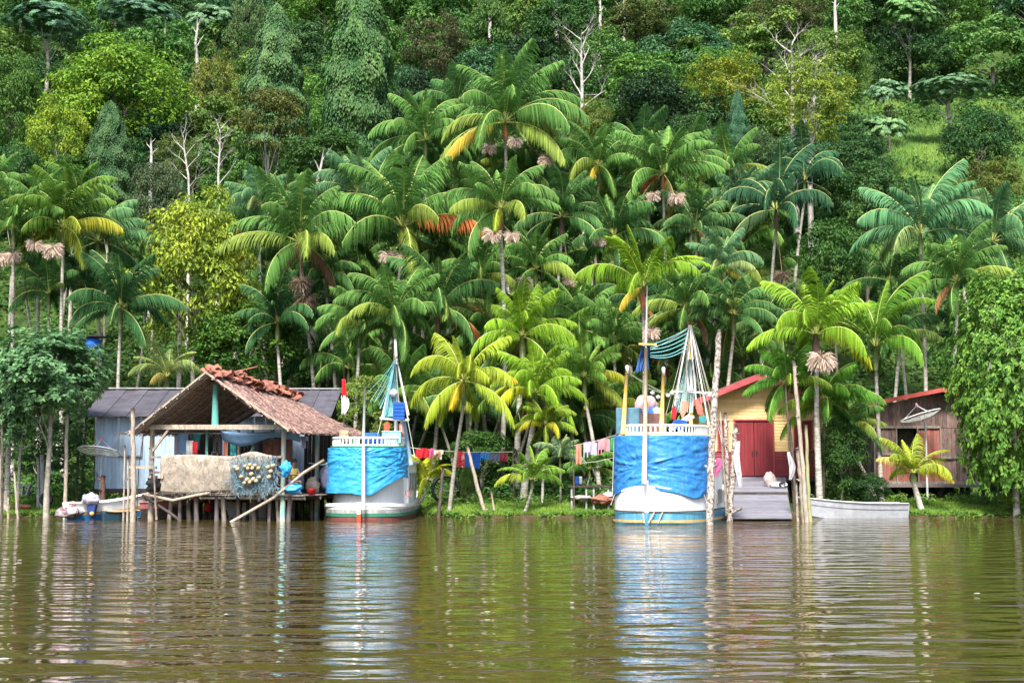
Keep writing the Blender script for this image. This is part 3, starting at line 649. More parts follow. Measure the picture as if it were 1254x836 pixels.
palm('palm with a yellow-tipped frond left of the right fishing boat', 716, 462, 62, 54, GM, dead=[('low', -30, .9, (.25, .28, .02), 'yellow-tipped frond')], base=(735, 600))
palm('palm behind the blue net mast of the right fishing boat', 752, 418, 65, 56, G1, base=(748, 600))
palm('palm between the right boat rigging and the pale small palm', 840, 378, 65, 58, G1)
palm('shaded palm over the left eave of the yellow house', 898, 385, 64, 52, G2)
palm('palm crown behind the mast of the left fishing boat', 548, 318, 70, 56, G2)
palm('palm beneath the white-trunked pair, mid grove', 590, 338, 68, 56, G1)
palm('palm just right of the long white trunk, mid grove', 656, 330, 68, 56, G1, sprays=[(-14, 20, .42, 0)])
palm('palm behind the pinkish flower ball palm', 400, 340, 68, 50, G2, base=(415, 600))
palm('palm between the withered fruit mass and the left boat mast', 440, 400, 64, 52, G1)
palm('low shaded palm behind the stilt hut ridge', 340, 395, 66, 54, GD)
palm('pale feathery coconut palm behind the blue house roof', 205, 462, 62.5, 44, (.16, .23, .07), 'young', tr=.1)
palm('yellow-green coconut palm in front of the wooden shack', 1118, 580, 56, 44, (.24, .33, .03), 'young', tr=.11, base=(1126, 610), dead=[('mid', 180, .95, (.5, .42, .12), 'dry yellow frond'), ('mid', 5, .9, (.36, .38, .06), 'pale yellow frond')])
palm('small spiky palm on the bank at the centre', 652, 588, 55.6, 40, (.12, .26, .03), 'young', tr=.06)
palm('young yellow palm right beside the left fishing boat hull', 524, 588, 56.5, 36, (.28, .34, .02), 'young', tr=.05)
palm('silvery young palm by the right clothesline', 686, 560, 57, 32, (.15, .25, .12), 'young', tr=.04)
palm('palm sprout bending over the dark table on the bank', 722, 575, 57, 32, (.07, .19, .03), 'few', tr=.04)
palm('small palm in the shade right of the slipway', 1040, 520, 59, 42, G1)
palm('palm tucked behind the red fascia of the shack', 1100, 410, 66, 50, G2)
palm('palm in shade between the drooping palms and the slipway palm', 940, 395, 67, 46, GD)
palm('palm sprig at the upper right above the blue-green palm', 1165, 262, 76, 40, GS)
rp = random.Random(12)
for row, (py, n_, x0, x1) in enumerate([(212, 10, 470, 900), (270, 15, 290, 940), (330, 16, 290, 960), (388, 16, 310, 930), (445, 15, 380, 930), (500, 11, 440, 860)]):
    for i in range(n_):
        px = x0 + (x1 - x0) * (i + rp.uniform(.1, .9)) / n_; D = (80, 78, 75, 71, 67.5, 64)[row] + rp.uniform(-1, 1)
        palm('slender green palm packed among the others deep in the grove', px, py + rp.uniform(-16, 16), D, rp.uniform(46, 60), rp.choice([GD, G2, G1, G1, GM]), 'few', group='background palms of the grove', tr=.07, bark=rp.choice([M_PALMBARK, M_BARK]))
for px, py, D in [(30, 330, 68), (100, 350, 68), (180, 345, 72), (1090, 345, 70), (1240, 360, 68), (1180, 420, 66), (60, 360, 66)]:
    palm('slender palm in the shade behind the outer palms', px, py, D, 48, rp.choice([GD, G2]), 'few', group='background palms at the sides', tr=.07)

# the two large front trees with broad leaves
def crown_big(seed, K, per, leaf, shape):
    """tips of twigs, each with a whorl of broad drooping leaves"""
    r = np.random.default_rng(seed); D = nrm(r.normal(size=(K, 3)))
    lump = np.array([1 + .26 * noise.noise(Vector(d) * 2.2 + Vector((seed, 2, 0))) + .16 * noise.noise(Vector(d) * 5 + Vector((seed, 7, 0))) for d in D])
    C = D * (r.uniform(.72, 1.0, K) * lump)[:, None]
    if shape == 'flat': C = D * (r.uniform(.35, 1.0, K) * lump)[:, None]; q = np.array([noise.noise(Vector(c) * 2.3 + Vector((9, 9, 9))) for c in C]); C = C[q > -.16]; D = D[q > -.16]; K = len(C)
    k = np.repeat(np.arange(K), per); n_ = len(k)
    d = nrm(D[k] * .55 + r.normal(size=(n_, 3)) * .75 + [0, 0, .1]); P = C[k] + d * leaf * .15
    U = d + [0, 0, -.12]; N = D[k] * .9 + [0, 0, .75] + r.normal(size=(n_, 3)) * .3
    V, Q = leaves(P, N, U, leaf * r.uniform(.75, 1.25, n_), .5, .06)
    return npmesh('crown', V, Q, [M_LEAF], np.repeat(np.clip(r.random(K)[k] * .6 + .4 * r.random(n_), 0, 1), 4))
CR['bigleaf'] = [crown_big(61, 3400, 8, .064, 'round')]
CR['mangrove'] = [crown_big(62, 1500, 9, .11, 'flat')]
tree('large round broadleaved tree hanging over the bank at the right edge', 1240, 462, 82, 140, 'bigleaf', (.105, .24, .03), D=54.5, name='round_tree')
tree('dark leafy tree at the left edge leaning over the water', 62, 452, 78, 58, 'mangrove', (.11, .24, .095), D=54.5, name='leaning_tree', trunk=0)
tree('lower bough of dark leaves at the far left edge', 5, 480, 45, 62, 'mangrove', (.11, .24, .095), D=54, name='leaning_tree', trunk=0)
tree('hanging undergrowth tree behind the left poles', 50, 548, 66, 46, 'airy', (.04, .11, .03), D=58.5, name='bush', cat='bush')
# ------------------------------------------------------------------ paints and cloths
M_BLUEWALL = mat('pale_blue_boards', (.42, .55, .70), (.30, .40, .52), scale=3, stretch=(3, 3, .5), bump=.3, island=.14, rust=(.30, .29, .27, .6))
M_GREYROOF = mat('grey_sheet_roof', (.085, .080, .10), (.05, .045, .055), scale=2, bump=.2, rough=.6, island=.1)
M_WHITEP = mat('white_boat_paint', (.88, .88, .87), (.78, .77, .75), scale=5, stretch=(1, 1, .4), bump=.15, rough=.5, lo=.25, hi=.5, rust=(.42, .33, .25, .32))
M_YEL = mat('yellow_house_paint', (.80, .57, .26), (.72, .48, .20), scale=2, bump=.15, rough=.7, island=.07, rust=(.45, .33, .18, .5))
M_RED = mat('dark_red_paint', (.23, .022, .028), (.16, .016, .02), scale=3, stretch=(3, 3, .4), bump=.2, rough=.6, island=.08)
M_FASCIA = mat('red_fascia', (.42, .085, .09), (.27, .04, .045), scale=4, bump=.15)
M_OLDRED = mat('faded_red_boards', (.36, .085, .06), (.17, .10, .08), scale=5, stretch=(4, 4, .5), bump=.5, island=.3)
M_GREYWOOD = mat('grey_weathered_boards', (.20, .165, .16), (.08, .065, .065), scale=5, stretch=(4, 4, .6), bump=.6, island=.35)
M_DECK = mat('grey_deck_boards', (.205, .20, .235), (.12, .118, .14), scale=4, stretch=(.5, 3, 3), bump=.3, island=.15)
M_TEAL = mat('teal_post_paint', (.05, .30, .26), (.12, .22, .18), scale=6, bump=.3)
M_TARP = mat('blue_tarpaulin', (.045, .27, .66), (.03, .20, .56), scale=2.5, bump=.5, rough=.42, spec=.45, bscale=6, dist=.07, trans=.12, rust=(.22, .42, .66, .55))
M_TARPL = mat('light_blue_tarpaulin', (.05, .40, .76), (.03, .30, .66), scale=2.5, bump=.5, rough=.42, spec=.45, bscale=6, dist=.07, trans=.12, rust=(.22, .42, .66, .55))
M_BLUEBAND = mat('blue_hull_paint', (.03, .25, .45), (.16, .36, .44), scale=7, stretch=(1, 1, .3), bump=.3, rough=.5, rust=(.25, .22, .17, .7))
M_CREAMTRIM = mat('yellow_trim_paint', (.62, .42, .14), (.45, .28, .09), scale=6, bump=.2)
M_YPOST = mat('yellow_post_paint', (.68, .42, .04), (.62, .45, .20), scale=5, bump=.1, rough=.5)
M_ROPE = mat('pale_rope', (.55, .53, .46), (.38, .36, .3), scale=30, bump=.2)
M_CYANROPE = mat('cyan_net_cord', (.12, .42, .48), (.2, .5, .5), scale=30, bump=0)
M_NET = mat('fishing_net_cord', (.42, .40, .34), (.25, .24, .2), scale=20, bump=0)
M_BLUENET = mat('blue_fishing_net', (.26, .36, .40), (.08, .20, .28), scale=9, bump=.5)
M_BURLAP = mat('sand_coloured_net_cloth', (.42, .35, .28), (.27, .22, .175), scale=3, bump=.5, bscale=30)
M_BLACK = mat('black_rubber', (.022, .022, .024), (.012, .012, .012), scale=8, bump=.2, rough=.6)
M_ALU = mat('grey_aluminium', (.56, .58, .62), (.42, .44, .48), scale=4, bump=.08, rough=.45, metal=.2)
M_REDKEEL = mat('orange_red_paint', (.62, .09, .03), (.35, .06, .03), scale=8, bump=.1)
M_GREENP = mat('green_hull_stripe', (.03, .22, .13), (.03, .14, .09), scale=8, bump=.1)
M_GREYP = mat('grey_hull_paint', (.40, .41, .40), (.22, .22, .2), scale=6, stretch=(1, 1, .4), bump=.3)
M_THATCH = mat('brown_thatch_slats', (.37, .23, .19), (.10, .06, .05), scale=6, stretch=(2, 2, 2), bump=.5, island=.6)
M_TERRA = mat('terracotta_tile', (.38, .14, .085), (.17, .07, .05), scale=7, bump=.4, island=.35)
M_CREAM = mat('cream_float', (.50, .41, .25), (.25, .19, .11), scale=12, bump=.1)
M_GREYTEAL = mat('worn_teal_paint_post', (.16, .36, .32), (.42, .37, .31), scale=2.2, stretch=(1, 1, .8), bump=.4, lo=.45, hi=.6)
def cloth(name, c, c2=None, **k): return mat(name, c, c2 or tuple(x * .75 for x in c), scale=4, bump=.25, rough=.85, trans=.15, **k)
C_RED = cloth('red_cloth', (.62, .02, .03)); C_PINK = cloth('pink_cloth', (.72, .16, .35)); C_PEACH = cloth('peach_cloth', (.72, .30, .20))
C_LAV = cloth('lavender_cloth', (.50, .46, .62)); C_ROSE = cloth('rose_cloth', (.68, .30, .33)); C_GREEN = cloth('green_cloth', (.05, .40, .14))
C_BLUE = cloth('blue_cloth', (.02, .12, .50)); C_SLATE = cloth('slate_cloth', (.15, .16, .24)); C_MAROON = cloth('maroon_cloth', (.25, .03, .05))
C_WHITE = cloth('white_cloth', (.74, .74, .72)); C_TEAL = cloth('teal_cloth', (.04, .30, .30)); C_BLACK = cloth('black_cloth', (.02, .02, .025))
C_SKY = cloth('sky_blue_cloth', (.20, .36, .58)); C_NAVY = cloth('navy_cloth', (.03, .06, .22)); C_YELLOW = cloth('yellow_cloth', (.60, .52, .12))
C_REDPAT = mat('red_and_white_print', (.62, .03, .04), (.75, .70, .68), scale=7, bump=.2, lo=.36, hi=.44, trans=.15); C_ORPAT = mat('white_and_orange_print', (.74, .66, .60), (.66, .18, .08), scale=6, bump=.2, lo=.40, hi=.48, trans=.15)
C_MAUVE = cloth('mauve_cover_cloth', (.42, .38, .55), (.62, .58, .64))

def garment(name, label, px0, px1, py0, py1, D, m, shape='towel', group=None, cat='laundry', amp=.05):
    """a piece of washing hanging from a line; its top edge between the two pixels, real thickness of cloth"""
    a = at(px0, py0, D); b = at(px1, py1, D); W = b.x - a.x; Hh = a.z - b.z; sd = random.uniform(0, 9)
    nu, nv = 12, 12; mb = MB()
    def wob(u, v): return amp * (math.sin(u * 9 + sd) + .6 * math.sin(u * 17 + v * 3 + sd)) * (.3 + .7 * v)
    def cell(u, v):
        if shape == 'shirt': return not ((v > .38 and (u < .2 or u > .8)) or (v < .1 and .4 < u < .6))
        if shape == 'shorts': return not (v > .45 and .42 < u < .58)
        if shape == 'notched': return not (v > .68 and (.12 < u < .5) and not (.28 < u < .34)) and not (v > .8 and u > .5)
        return True
    for i in range(nu):
        for j in range(nv):
            if not cell((i + .5) / nu, (j + .5) / nv): continue
            q = [(i, j), (i + 1, j), (i + 1, j + 1), (i, j + 1)]
            P = [Vector((a.x + W * u / nu, D + wob(u / nu, v / nv), a.z - Hh * v / nv - .02 * math.sin(u / nu * 6 + sd))) for u, v in q]
            mb.poly(P, (0, .012, 0))
    o = mb.build(name, m, None); return tag(o, label, cat, group)
def pole(label, pts, D, r, m=M_PALEWOOD, name='pole', cat='pole', n=8, knots=True, foot=True):
    """pts: photo pixels from top to foot"""
    P = [at(x, y, D) for x, y in pts]
    if foot: e = P[-1] - P[-2] if len(P) > 1 else Vector((0, 0, -1)); P.append(P[-1] + e.normalized() * .9)
    Q = []; rr = []; N = 6
    for i in range(len(P) - 1):
        for k in range(N): Q.append(P[i].lerp(P[i + 1], k / N) + Vector((random.uniform(-1, 1), random.uniform(-1, 1), 0)) * r * .18)
    Q.append(P[-1]); rr = [r * (.72 + .4 * i / (len(Q) - 1)) * random.uniform(.92, 1.08) for i in range(len(Q))]
    mb = MB(); mb.tube(Q, rr, n)
    if knots:
        for k in range(5):
            i = random.randrange(1, len(Q) - 2); a = random.uniform(0, 6.28); mb.tube([Q[i], Q[i] + Vector((math.cos(a) * r * 1.7, math.sin(a) * r * 1.7, r * .8))], [r * .45, r * .2], 5)
    return tag(mb.build(name, m), label, cat)
def plank_wall(mb, a, b, z0, z1, w=.2, th=.03, mi=0, gap=.006, top=None, jit=.006, dy=0):
    """upright boards from a to b (xy), tops cut to the line top(s) when given"""
    a = Vector((*a, 0)); b = Vector((*b, 0)); L = (b - a).length; n_ = max(1, round(L / w)); d_ = (b - a) / L; nn = Vector((d_.y, -d_.x, 0))
    for i in range(n_):
        s0 = L * i / n_ + gap / 2; s1 = L * (i + 1) / n_ - gap / 2; o = nn * (dy + random.uniform(0, jit))
        t0 = top(s0 / L) if top else z1; t1 = top(s1 / L) if top else z1
        p = [a + d_ * s0 + o + Vector((0, 0, z0)), a + d_ * s1 + o + Vector((0, 0, z0)), a + d_ * s1 + o + Vector((0, 0, t1)), a + d_ * s0 + o + Vector((0, 0, t0))]
        mb.poly(p, -nn * th, mi)
def clap_wall(mb, a, b, z0, z1, h=.14, th=.03, mi=0, clip=None):
    a = Vector((*a, 0)); b = Vector((*b, 0)); d_ = (b - a).normalized(); nn = Vector((d_.y, -d_.x, 0)); z = z0; L = (b - a).length
    while z < z1 - .01:
        zt = min(z + h, z1); s0, s1 = (0, L) if not clip else clip((z + zt) / 2)
        if s1 - s0 > .05:
            A = a + d_ * s0; B = a + d_ * s1
            mb.add([A + nn * (th + .012) + Vector((0, 0, z)), B + nn * (th + .012) + Vector((0, 0, z)), B + nn * th * .5 + Vector((0, 0, zt)), A + nn * th * .5 + Vector((0, 0, zt)),
                    A + Vector((0, 0, z)), B + Vector((0, 0, z)), B + Vector((0, 0, zt)), A + Vector((0, 0, zt))],
                   [(0, 1, 2, 3), (5, 4, 7, 6), (4, 5, 1, 0), (3, 2, 6, 7), (4, 0, 3, 7), (1, 5, 6, 2)], mi)
        z = zt

# ------------------------------------------------------------------ the pale blue house on the left
bh = empty('blue_house', (-12.5, 60, terrain(-12.5, 60)), 'pale blue board house with a long grey sheet roof behind the stilt hut', 'house')
mb = MB(); plank_wall(mb, (-17.35, 58), (-8.3, 58), 1.05, 4.02, .17)
mb.build('front_wall', M_BLUEWALL, bh)
mb = MB(); plank_wall(mb, (-17.35, 64), (-17.35, 58.02), 1.05, 4.0, .17, top=lambda s: 4.0 + 1.25 * (1 - abs(2 * s - 1))); mb.build('side_wall', M_BLUEWALL, bh)
mb = MB(); plank_wall(mb, (-8.3, 58.02), (-8.3, 64), 1.05, 4.0, .17, top=lambda s: 4.0 + 1.25 * (1 - abs(2 * s - 1))); plank_wall(mb, (-8.32, 64), (-17.3, 64), 1.05, 4.0, .17); mb.build('back_wall', M_BLUEWALL, bh)
rf_ = MB()
for i in range(22):
    x0 = -17.85 + i * .472; x1 = x0 + .462; k = .02 * (i % 2)
    rf_.poly([(x0, 57.5, 4.0 + k), (x1, 57.5, 4.0 + k), (x1, 61, 5.30 + k), (x0, 61, 5.30 + k)], (0, 0, .03)); rf_.poly([(x0, 64.5, 4.0 + k), (x1, 64.5, 4.0 + k), (x1, 61.01, 5.30 + k), (x0, 61.01, 5.30 + k)], (0, 0, .03))
ro = rf_.build('roof', M_GREYROOF, bh)
mb = MB(); mb.beam((-17.9, 61, 5.39), (-7.4, 61, 5.37), .3, .05); mb.build('ridge_cap', M_GREYP, ro)
mb = MB(); mb.box((-12.8, 61, .95), (9.2, 6.1, .16)); mb.build('floor', M_DWOOD, bh)
for x in (-17.2, -14.9, -12.6, -10.4, -8.5):
    for y in (58.15, 63.8): mb = MB(); mb.tube([(x, y, terrain(x, y) - .2), (x, y, .9)], .09, 8); mb.build('stilt', M_DWOOD, bh)
mb = MB(); mb.box((-15.9, 57.955, 2.9), (.9, .05, .9)); wn = mb.build('window', M_BLUEWALL, bh)
mb = MB()
for dx, dz, sx, sz in ((0, .48, 1.02, .07), (0, -.48, 1.02, .07), (-.48, 0, .07, .89), (.48, 0, .07, .89)): mb.box((-15.9 + dx, 57.92, 2.9 + dz), (sx, .06, sz))
mb.build('frame', M_GREYP, wn)
# its satellite dish, seen nearly edge on
def dish(label, c, r, tilt, mastfoot, depth=.22, wires=True, m=M_WHITEP):
    root = empty('satellite_dish', mastfoot, label, 'satellite dish'); q = Euler(tilt).to_matrix(); c = Vector(c); mb = MB()
    def fn(u, v): a = u * 6.2832; rr_ = r * (.06 + .94 * v); return c + q @ Vector((math.cos(a) * rr_, math.sin(a) * rr_, depth * (rr_ / r) ** 2))
    n_ = 16
    for k in range(n_): mb.tube([fn(k / n_, j / 5) for j in range(6)], .012, 4)
    for v in (.25, .5, .75, 1): mb.tube([fn(k / 32, v) for k in range(33)], .012 if v < 1 else .022, 4)
    mb.build('reflector_frame', m, root)
    mb = MB(); mb.grid(fn, 32, 4); mb.build('reflector_mesh', M_DISH, root)
    mb = MB()
    foc = c + q @ Vector((0, 0, r * .75))
    for k in range(3): mb.tube([fn(k / 3 + .1, .95), foc], .012, 4)
    mb.build('feed_arm', m, root); mb = MB(); mb.lathe([(.05, -.08), (.07, 0), (.04, .1)], foc, 10, rot=tilt); mb.build('feed_horn', C_ROSE, root)
    mb = MB(); mb.tube([mastfoot, (mastfoot[0], mastfoot[1], c.z - .1), c], .045, 8); mb.build('mast', M_GREYP, root); return root
m_ = bpy.data.materials.new('perforated_dish_mesh'); m_.use_nodes = True; t_ = m_.node_tree
tb = t_.nodes.new('ShaderNodeBsdfTransparent'); mx_ = t_.nodes.new('ShaderNodeMixShader'); mx_.inputs[0].default_value = .45
t_.nodes['Principled BSDF'].inputs['Base Color'].default_value = (.62, .63, .65, 1); t_.links.new(tb.outputs[0], mx_.inputs[1]); t_.links.new(t_.nodes['Principled BSDF'].outputs[0], mx_.inputs[2]); t_.links.new(mx_.outputs[0], t_.nodes['Material Output'].inputs[0]); M_DISH = m_
p = at(121, 556, 56.5); f = (p.x + .1, 56.5, terrain(p.x, 56.5))
dish('wire mesh satellite dish seen from below beside the pale blue house', p, .85, (R(-14), R(4), 0), f, .12)
pole('short dark post in the water edge below the wire mesh dish', [(126, 582), (126, 622)], 55, .14, mat('rusty_dark_post', (.13, .065, .05), (.07, .04, .03), scale=8), name='post', cat='post')

# ------------------------------------------------------------------ the stilt hut
A0 = Vector((-13.45, 52.7, 0)); ux = Vector((5.26, -1.9, 0)); LX = ux.length; ux.normalize(); uy = Vector((-ux.y, ux.x, 0)); LY = 4.3
hut_rz = math.atan2(ux.y, ux.x)
def hp(s, t, z): return A0 + ux * s + uy * t + Vector((0, 0, z))
hut = empty('stilt_hut', (A0.x, A0.y, -.4), 'open-sided wooden stilt hut with a shaggy brown gabled roof over the water', 'hut')
FZ = .95; EZ = 3.35; sr = LX * .47
m_fl = MB(); 
for i in range(26): t0 = -.35 + i * (LY + .6) / 26; m_fl.beam(hp(-.2, t0, FZ - .02), hp(LX + .9, t0, FZ - .02 + random.uniform(-.01, .01)), .17, .035)
m_fl.build('floor', M_WOOD, hut)
for t0 in (-.3, .9, 2.2, 3.6): m_fl = MB(); m_fl.tube([hp(-.3, t0, FZ - .13), hp(LX + .9, t0, FZ - .12)], .07, 7); m_fl.build('floor_beam', M_WOOD, hut)
rs = random.Random(3)
for s in (0.05, .75, 1.25, 1.7, 2.25, 2.75, 3.2, 3.75, 4.3, 4.8, 5.3, 5.9):
    for t in (-.25, 1.3, 2.9, 4.3):
        m_fl = MB(); ss = s + rs.uniform(-.15, .15); tt = t + rs.uniform(-.15, .15); a = hp(ss, tt, -.9); b = hp(ss + rs.uniform(-.12, .12), tt, FZ - .06); m_fl.tube([a, a.lerp(b, .5) + Vector((rs.uniform(-.03, .03), 0, 0)), b], rs.uniform(.06, .095), 7)
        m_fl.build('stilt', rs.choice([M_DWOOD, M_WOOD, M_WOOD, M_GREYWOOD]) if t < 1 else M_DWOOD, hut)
def hutpost(s, t, z1, m, r=.075, z0=-.9, lean=0):
    b = MB(); b.tube([hp(s, t, z0), hp(s + lean * .5, t, (z0 + z1) / 2), hp(s + lean, t, z1)], [r * 1.1, r, r * .9], 8); b.build('post', m, hut)
hutpost(0, -.3, EZ, M_PALEWOOD, .10); hutpost(LX, -.3, EZ, M_GREYTEAL, .095)
hutpost(LX + .05, 2.2, 3.3, M_GREYTEAL, .09); hutpost(0, LY, EZ, M_WOOD); hutpost(LX, LY, EZ, M_WOOD)
hutpost(sr + .05, -.25, 5.0, M_TEAL, .12, z0=EZ + .05); hutpost(sr + .5, LY * .75, 4.95, M_TEAL, .09, z0=FZ)
for s, t, m in ((1.75, .7, M_TEAL), (3.0, .9, M_PALEWOOD), (3.55, 1.0, M_TEAL), (.75, .8, M_PALEWOOD), (2.0, 1.4, M_PALEWOOD)): hutpost(s, t, EZ + .1, m, .06, z0=FZ)
b = MB(); b.beam(hp(-.15, -.34, EZ + .1), hp(LX + .2, -.34, EZ + .04), .12, .18); b.build('gable_beam', M_PALEWOOD, hut)
for s_ in (LX, 0): b = MB(); b.tube([hp(s_, -.3, EZ), hp(s_, LY, EZ)], .07, 7); b.build('wall_plate', M_WOOD, hut)
b = MB(); b.beam(hp(.05, -.33, 2.55), hp(.75, -.33, EZ + .02), .07, .09); b.build('corner_brace', M_PALEWOOD, hut)
b = MB(); b.tube([hp(LX - 1.9, -.9, -.1), hp(LX - .2, -.6, .85), hp(LX + .9, -.4, 1.75), hp(LX + 1.5, .0, 2.2)], .06, 7); b.build('leaning_brace', M_PALEWOOD, hut)
b = MB(); b.tube([hp(-.1, -.7, .9), hp(1.3, -.8, .2), hp(1.8, -.8, -.15)], .055, 7); b.build('leaning_brace', M_DWOOD, hut)
b = MB(); b.tube([hp(-.1, -.62, .93), hp(1.2, -.66, .72), hp(2.2, -.6, .92), hp(2.75, -.6, 1.0)], .06, 7); b.build('front_log', M_PALEWOOD, hut)
# roof: battens and rafters below, thatch of ragged slats above
AP = [5.36, 4.9]; EL, ER = -.55, LX + .55; rt0, rt1 = -.75, LY + .6
def roofpt(side, f, t):   # f 0 ridge .. 1 eave, t along the hut
    k = (t - rt0) / (rt1 - rt0); za = AP[0] + (AP[1] - AP[0]) * k; s = sr + (EL - sr if side < 0 else ER + .08 * k - sr) * f
    return hp(s, t, za + (3.22 - za) * f - .12 * math.sin(f * 3.14) * (1 if side > 0 else .6))
roof = MB()
for side in (-1, 1):
    roof.grid(lambda u, v: roofpt(side, v, rt0 + (rt1 - rt0) * u), 10, 8, thick=(0, 0, .05), smooth=False)
roof = roof.build('roof', M_THATCH, hut)
sl_ = MB()
for side, cnt in ((1, 3400), (-1, 1500)):
    for i in range(cnt):
        f = rs.random(); t = rt0 + (rt1 - rt0) * rs.random(); a = roofpt(side, f, t) + Vector((0, 0, .06 + rs.uniform(0, .05))); f2 = min(1.08, f + rs.uniform(.07, .2)); b_ = roofpt(side, f2, t + rs.uniform(-.28, .28)) + Vector((0, 0, .04 + rs.uniform(0, .05)))
        sl_.beam(a + Vector((0, 0, rs.uniform(0, .05))), b_ + Vector((0, 0, rs.uniform(-.02, .05))), rs.uniform(.02, .06), .014)
sl_.build('thatch', M_THATCH, roof)
b = MB()
for side in (-1, 1):
    for i in range(9): t = rt0 + .1 + (rt1 - rt0 - .2) * i / 8; b.tube([roofpt(side, 0, t) - Vector((0, 0, .05)), roofpt(side, .5, t) - Vector((0, 0, .05)), roofpt(side, 1.02, t) - Vector((0, 0, .05))], .035, 6)
b.build('rafters', M_WOOD, roof)
b = MB()
for side in (-1, 1):
    for i in range(7): f = .08 + .15 * i; b.tube([roofpt(side, f, rt0 - .12) - Vector((0, 0, .01)), roofpt(side, f, rt1) - Vector((0, 0, .01))], .03, 6)
b.build('battens', M_PALEWOOD, roof)
b = MB()
for k in (0, .1, .2): b.beam(roofpt(-1, 0, rt0 - .1 + k) + Vector((0, 0, .05 - k * .5)), roofpt(-1, 1.04, rt0 - .1 + k) + Vector((0, 0, .03 - k * .5)), .06, .07)
b.beam(roofpt(1, 0, rt0 - .1) + Vector((0, 0, .05)), roofpt(1, 1.0, rt0 - .1) + Vector((0, 0, .03)), .05, .07); b.build('barge_board', M_PALEWOOD, roof)
b = MB()
def tile(c, yaw, pitch, s):
    q = Euler((pitch, 0, yaw)).to_matrix()
    b.grid(lambda u, v: Vector(c) + q @ Vector((s * .16 * math.cos(math.pi * u), s * (.5 * v - .25), s * .12 * math.sin(math.pi * u))), 5, 1, thick=(0, 0, .015), smooth=False)
for i in range(170):
    t = rt0 + (rt1 - rt0 + .3) * rs.random(); tile(roofpt(rs.choice([-1, 1, 1]), rs.uniform(0, .13) + (.1 if t > 1.5 else 0) * rs.random(), t) + Vector((0, 0, .12 + rs.uniform(0, .16))), hut_rz + rs.uniform(-1.4, 1.4), rs.uniform(-.5, .6), rs.uniform(.5, 1.25))
b.tube([roofpt(1, 0, .6) + Vector((0, 0, .15)), roofpt(1, 0, 1.1) + Vector((.35, 0, .42)), roofpt(1, 0, 1.5) + Vector((.7, 0, .62))], [.05, .03, .02], 6)
for i in range(60): tile(roofpt(-1, rs.uniform(.12, .55), rt1 - rs.uniform(-.1, .7)) + Vector((0, 0, .15)), hut_rz + rs.uniform(-.8, .8), rs.uniform(-.4, .2), rs.uniform(.8, 1.3))
b.build('ridge_tiles', M_TERRA, roof)
# rear board wall, partly open
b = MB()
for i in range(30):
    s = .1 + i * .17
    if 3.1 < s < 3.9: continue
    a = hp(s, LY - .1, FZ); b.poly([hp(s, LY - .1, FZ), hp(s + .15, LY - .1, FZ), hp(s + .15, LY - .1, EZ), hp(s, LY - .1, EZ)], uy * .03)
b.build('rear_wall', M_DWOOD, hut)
b = MB()
for i in range(17):
    t = 1.25 + i * .17; b.poly([hp(.02, t, FZ), hp(.02, t + .15, FZ), hp(.02, t + .15, EZ - random.uniform(0, .3)), hp(.02, t, EZ - .1)], ux * .03)
b.build('added_shade_boards', M_GREYWOOD, hut)  # boards added to darken the view out through the open left side
b = MB()
for i in range(14): s = 3.6 + i * .09; b.poly([hp(s, 1.7, FZ), hp(s + .08, 1.7, FZ), hp(s + .08, 1.7, 3.0), hp(s, 1.7, 3.0)], uy * .03)
b.build('inner_partition', mat('brown_boards', (.20, .09, .05), (.08, .04, .03), scale=4, bump=.3, island=.3), hut)
b = MB()
for z in (2.32, 1.75, 1.05): b.beam(hp(.0, -.42, z), hp(LX, -.42, z), .05, .08)
b.build('railing', M_WOOD, hut)
b = MB(); b.beam(hp(-.85, -.5, 1.95), hp(.35, -.5, 1.93), .1, .09); b.beam(hp(.1, -.55, 1.58), hp(.7, -.5, 1.56), .25, .07); b.build('outer_shelf', M_PALEWOOD, hut)
b = MB(); b.grid(lambda u, v: hp(2.6 + u * 3.3, .2 + .0 * v, 3.30 - .34 * v * (1 + .5 * math.sin(u * 7)) - .10 * math.sin(u * 3.1)) + uy * (.25 * v + .05 * math.sin(9 * u)), 24, 4, thick=(0, .01, 0))
tag(b.build('rolled_awning', C_SKY), 'blue cloth awning gathered under the gable beam of the stilt hut', 'awning')
# net-covered cloth on the railing
b = MB()
def nc(u, v):
    sag = .06 * math.sin(u * 11) + .03 * math.sin(u * 29 + v * 5); top = 2.36 + .05 * math.sin(u * 6) + (.2 * math.exp(-((u - .83) / .12) ** 2)); bot = 1.02 - .05 * math.sin(u * 8)
    return hp(.55 + u * 4.7, -.52 + .05 * noise.noise(Vector((u * 9, v * 4, 0))), top + (bot - top) * v) - uy * (.05 * sag + .10 * math.sin(v * 3.14) * (.5 + .5 * noise.noise(Vector((u * 4, 3, v)))))
b.grid(nc, 60, 16, thick=tuple(uy * .02))
tag(b.build('screen_cloth', M_BURLAP), 'sand-coloured cloth stretched along the front railing of the stilt hut', 'cloth')
b = MB()
for i in range(650):
    u = rs.random(); v = rs.random(); u = u ** .8
    p0 = nc(u, v) - uy * rs.uniform(.02, .10); a = rs.uniform(0, 6.28); L_ = rs.uniform(.1, .4); d_ = ux * math.cos(a) + Vector((0, 0, 1)) * math.sin(a)
    b.tube([p0, p0 + d_ * L_ * .5 - Vector((0, 0, .04)) - uy * .02, p0 + d_ * L_ * .8 + ux * rs.uniform(-.1, .1) - Vector((0, 0, .1))], rs.uniform(.003, .006), 4)
tag(b.build('fishing_net', M_NET), 'pale fishing net draped over the sand-coloured cloth on the railing', 'fishing net')
b = MB()
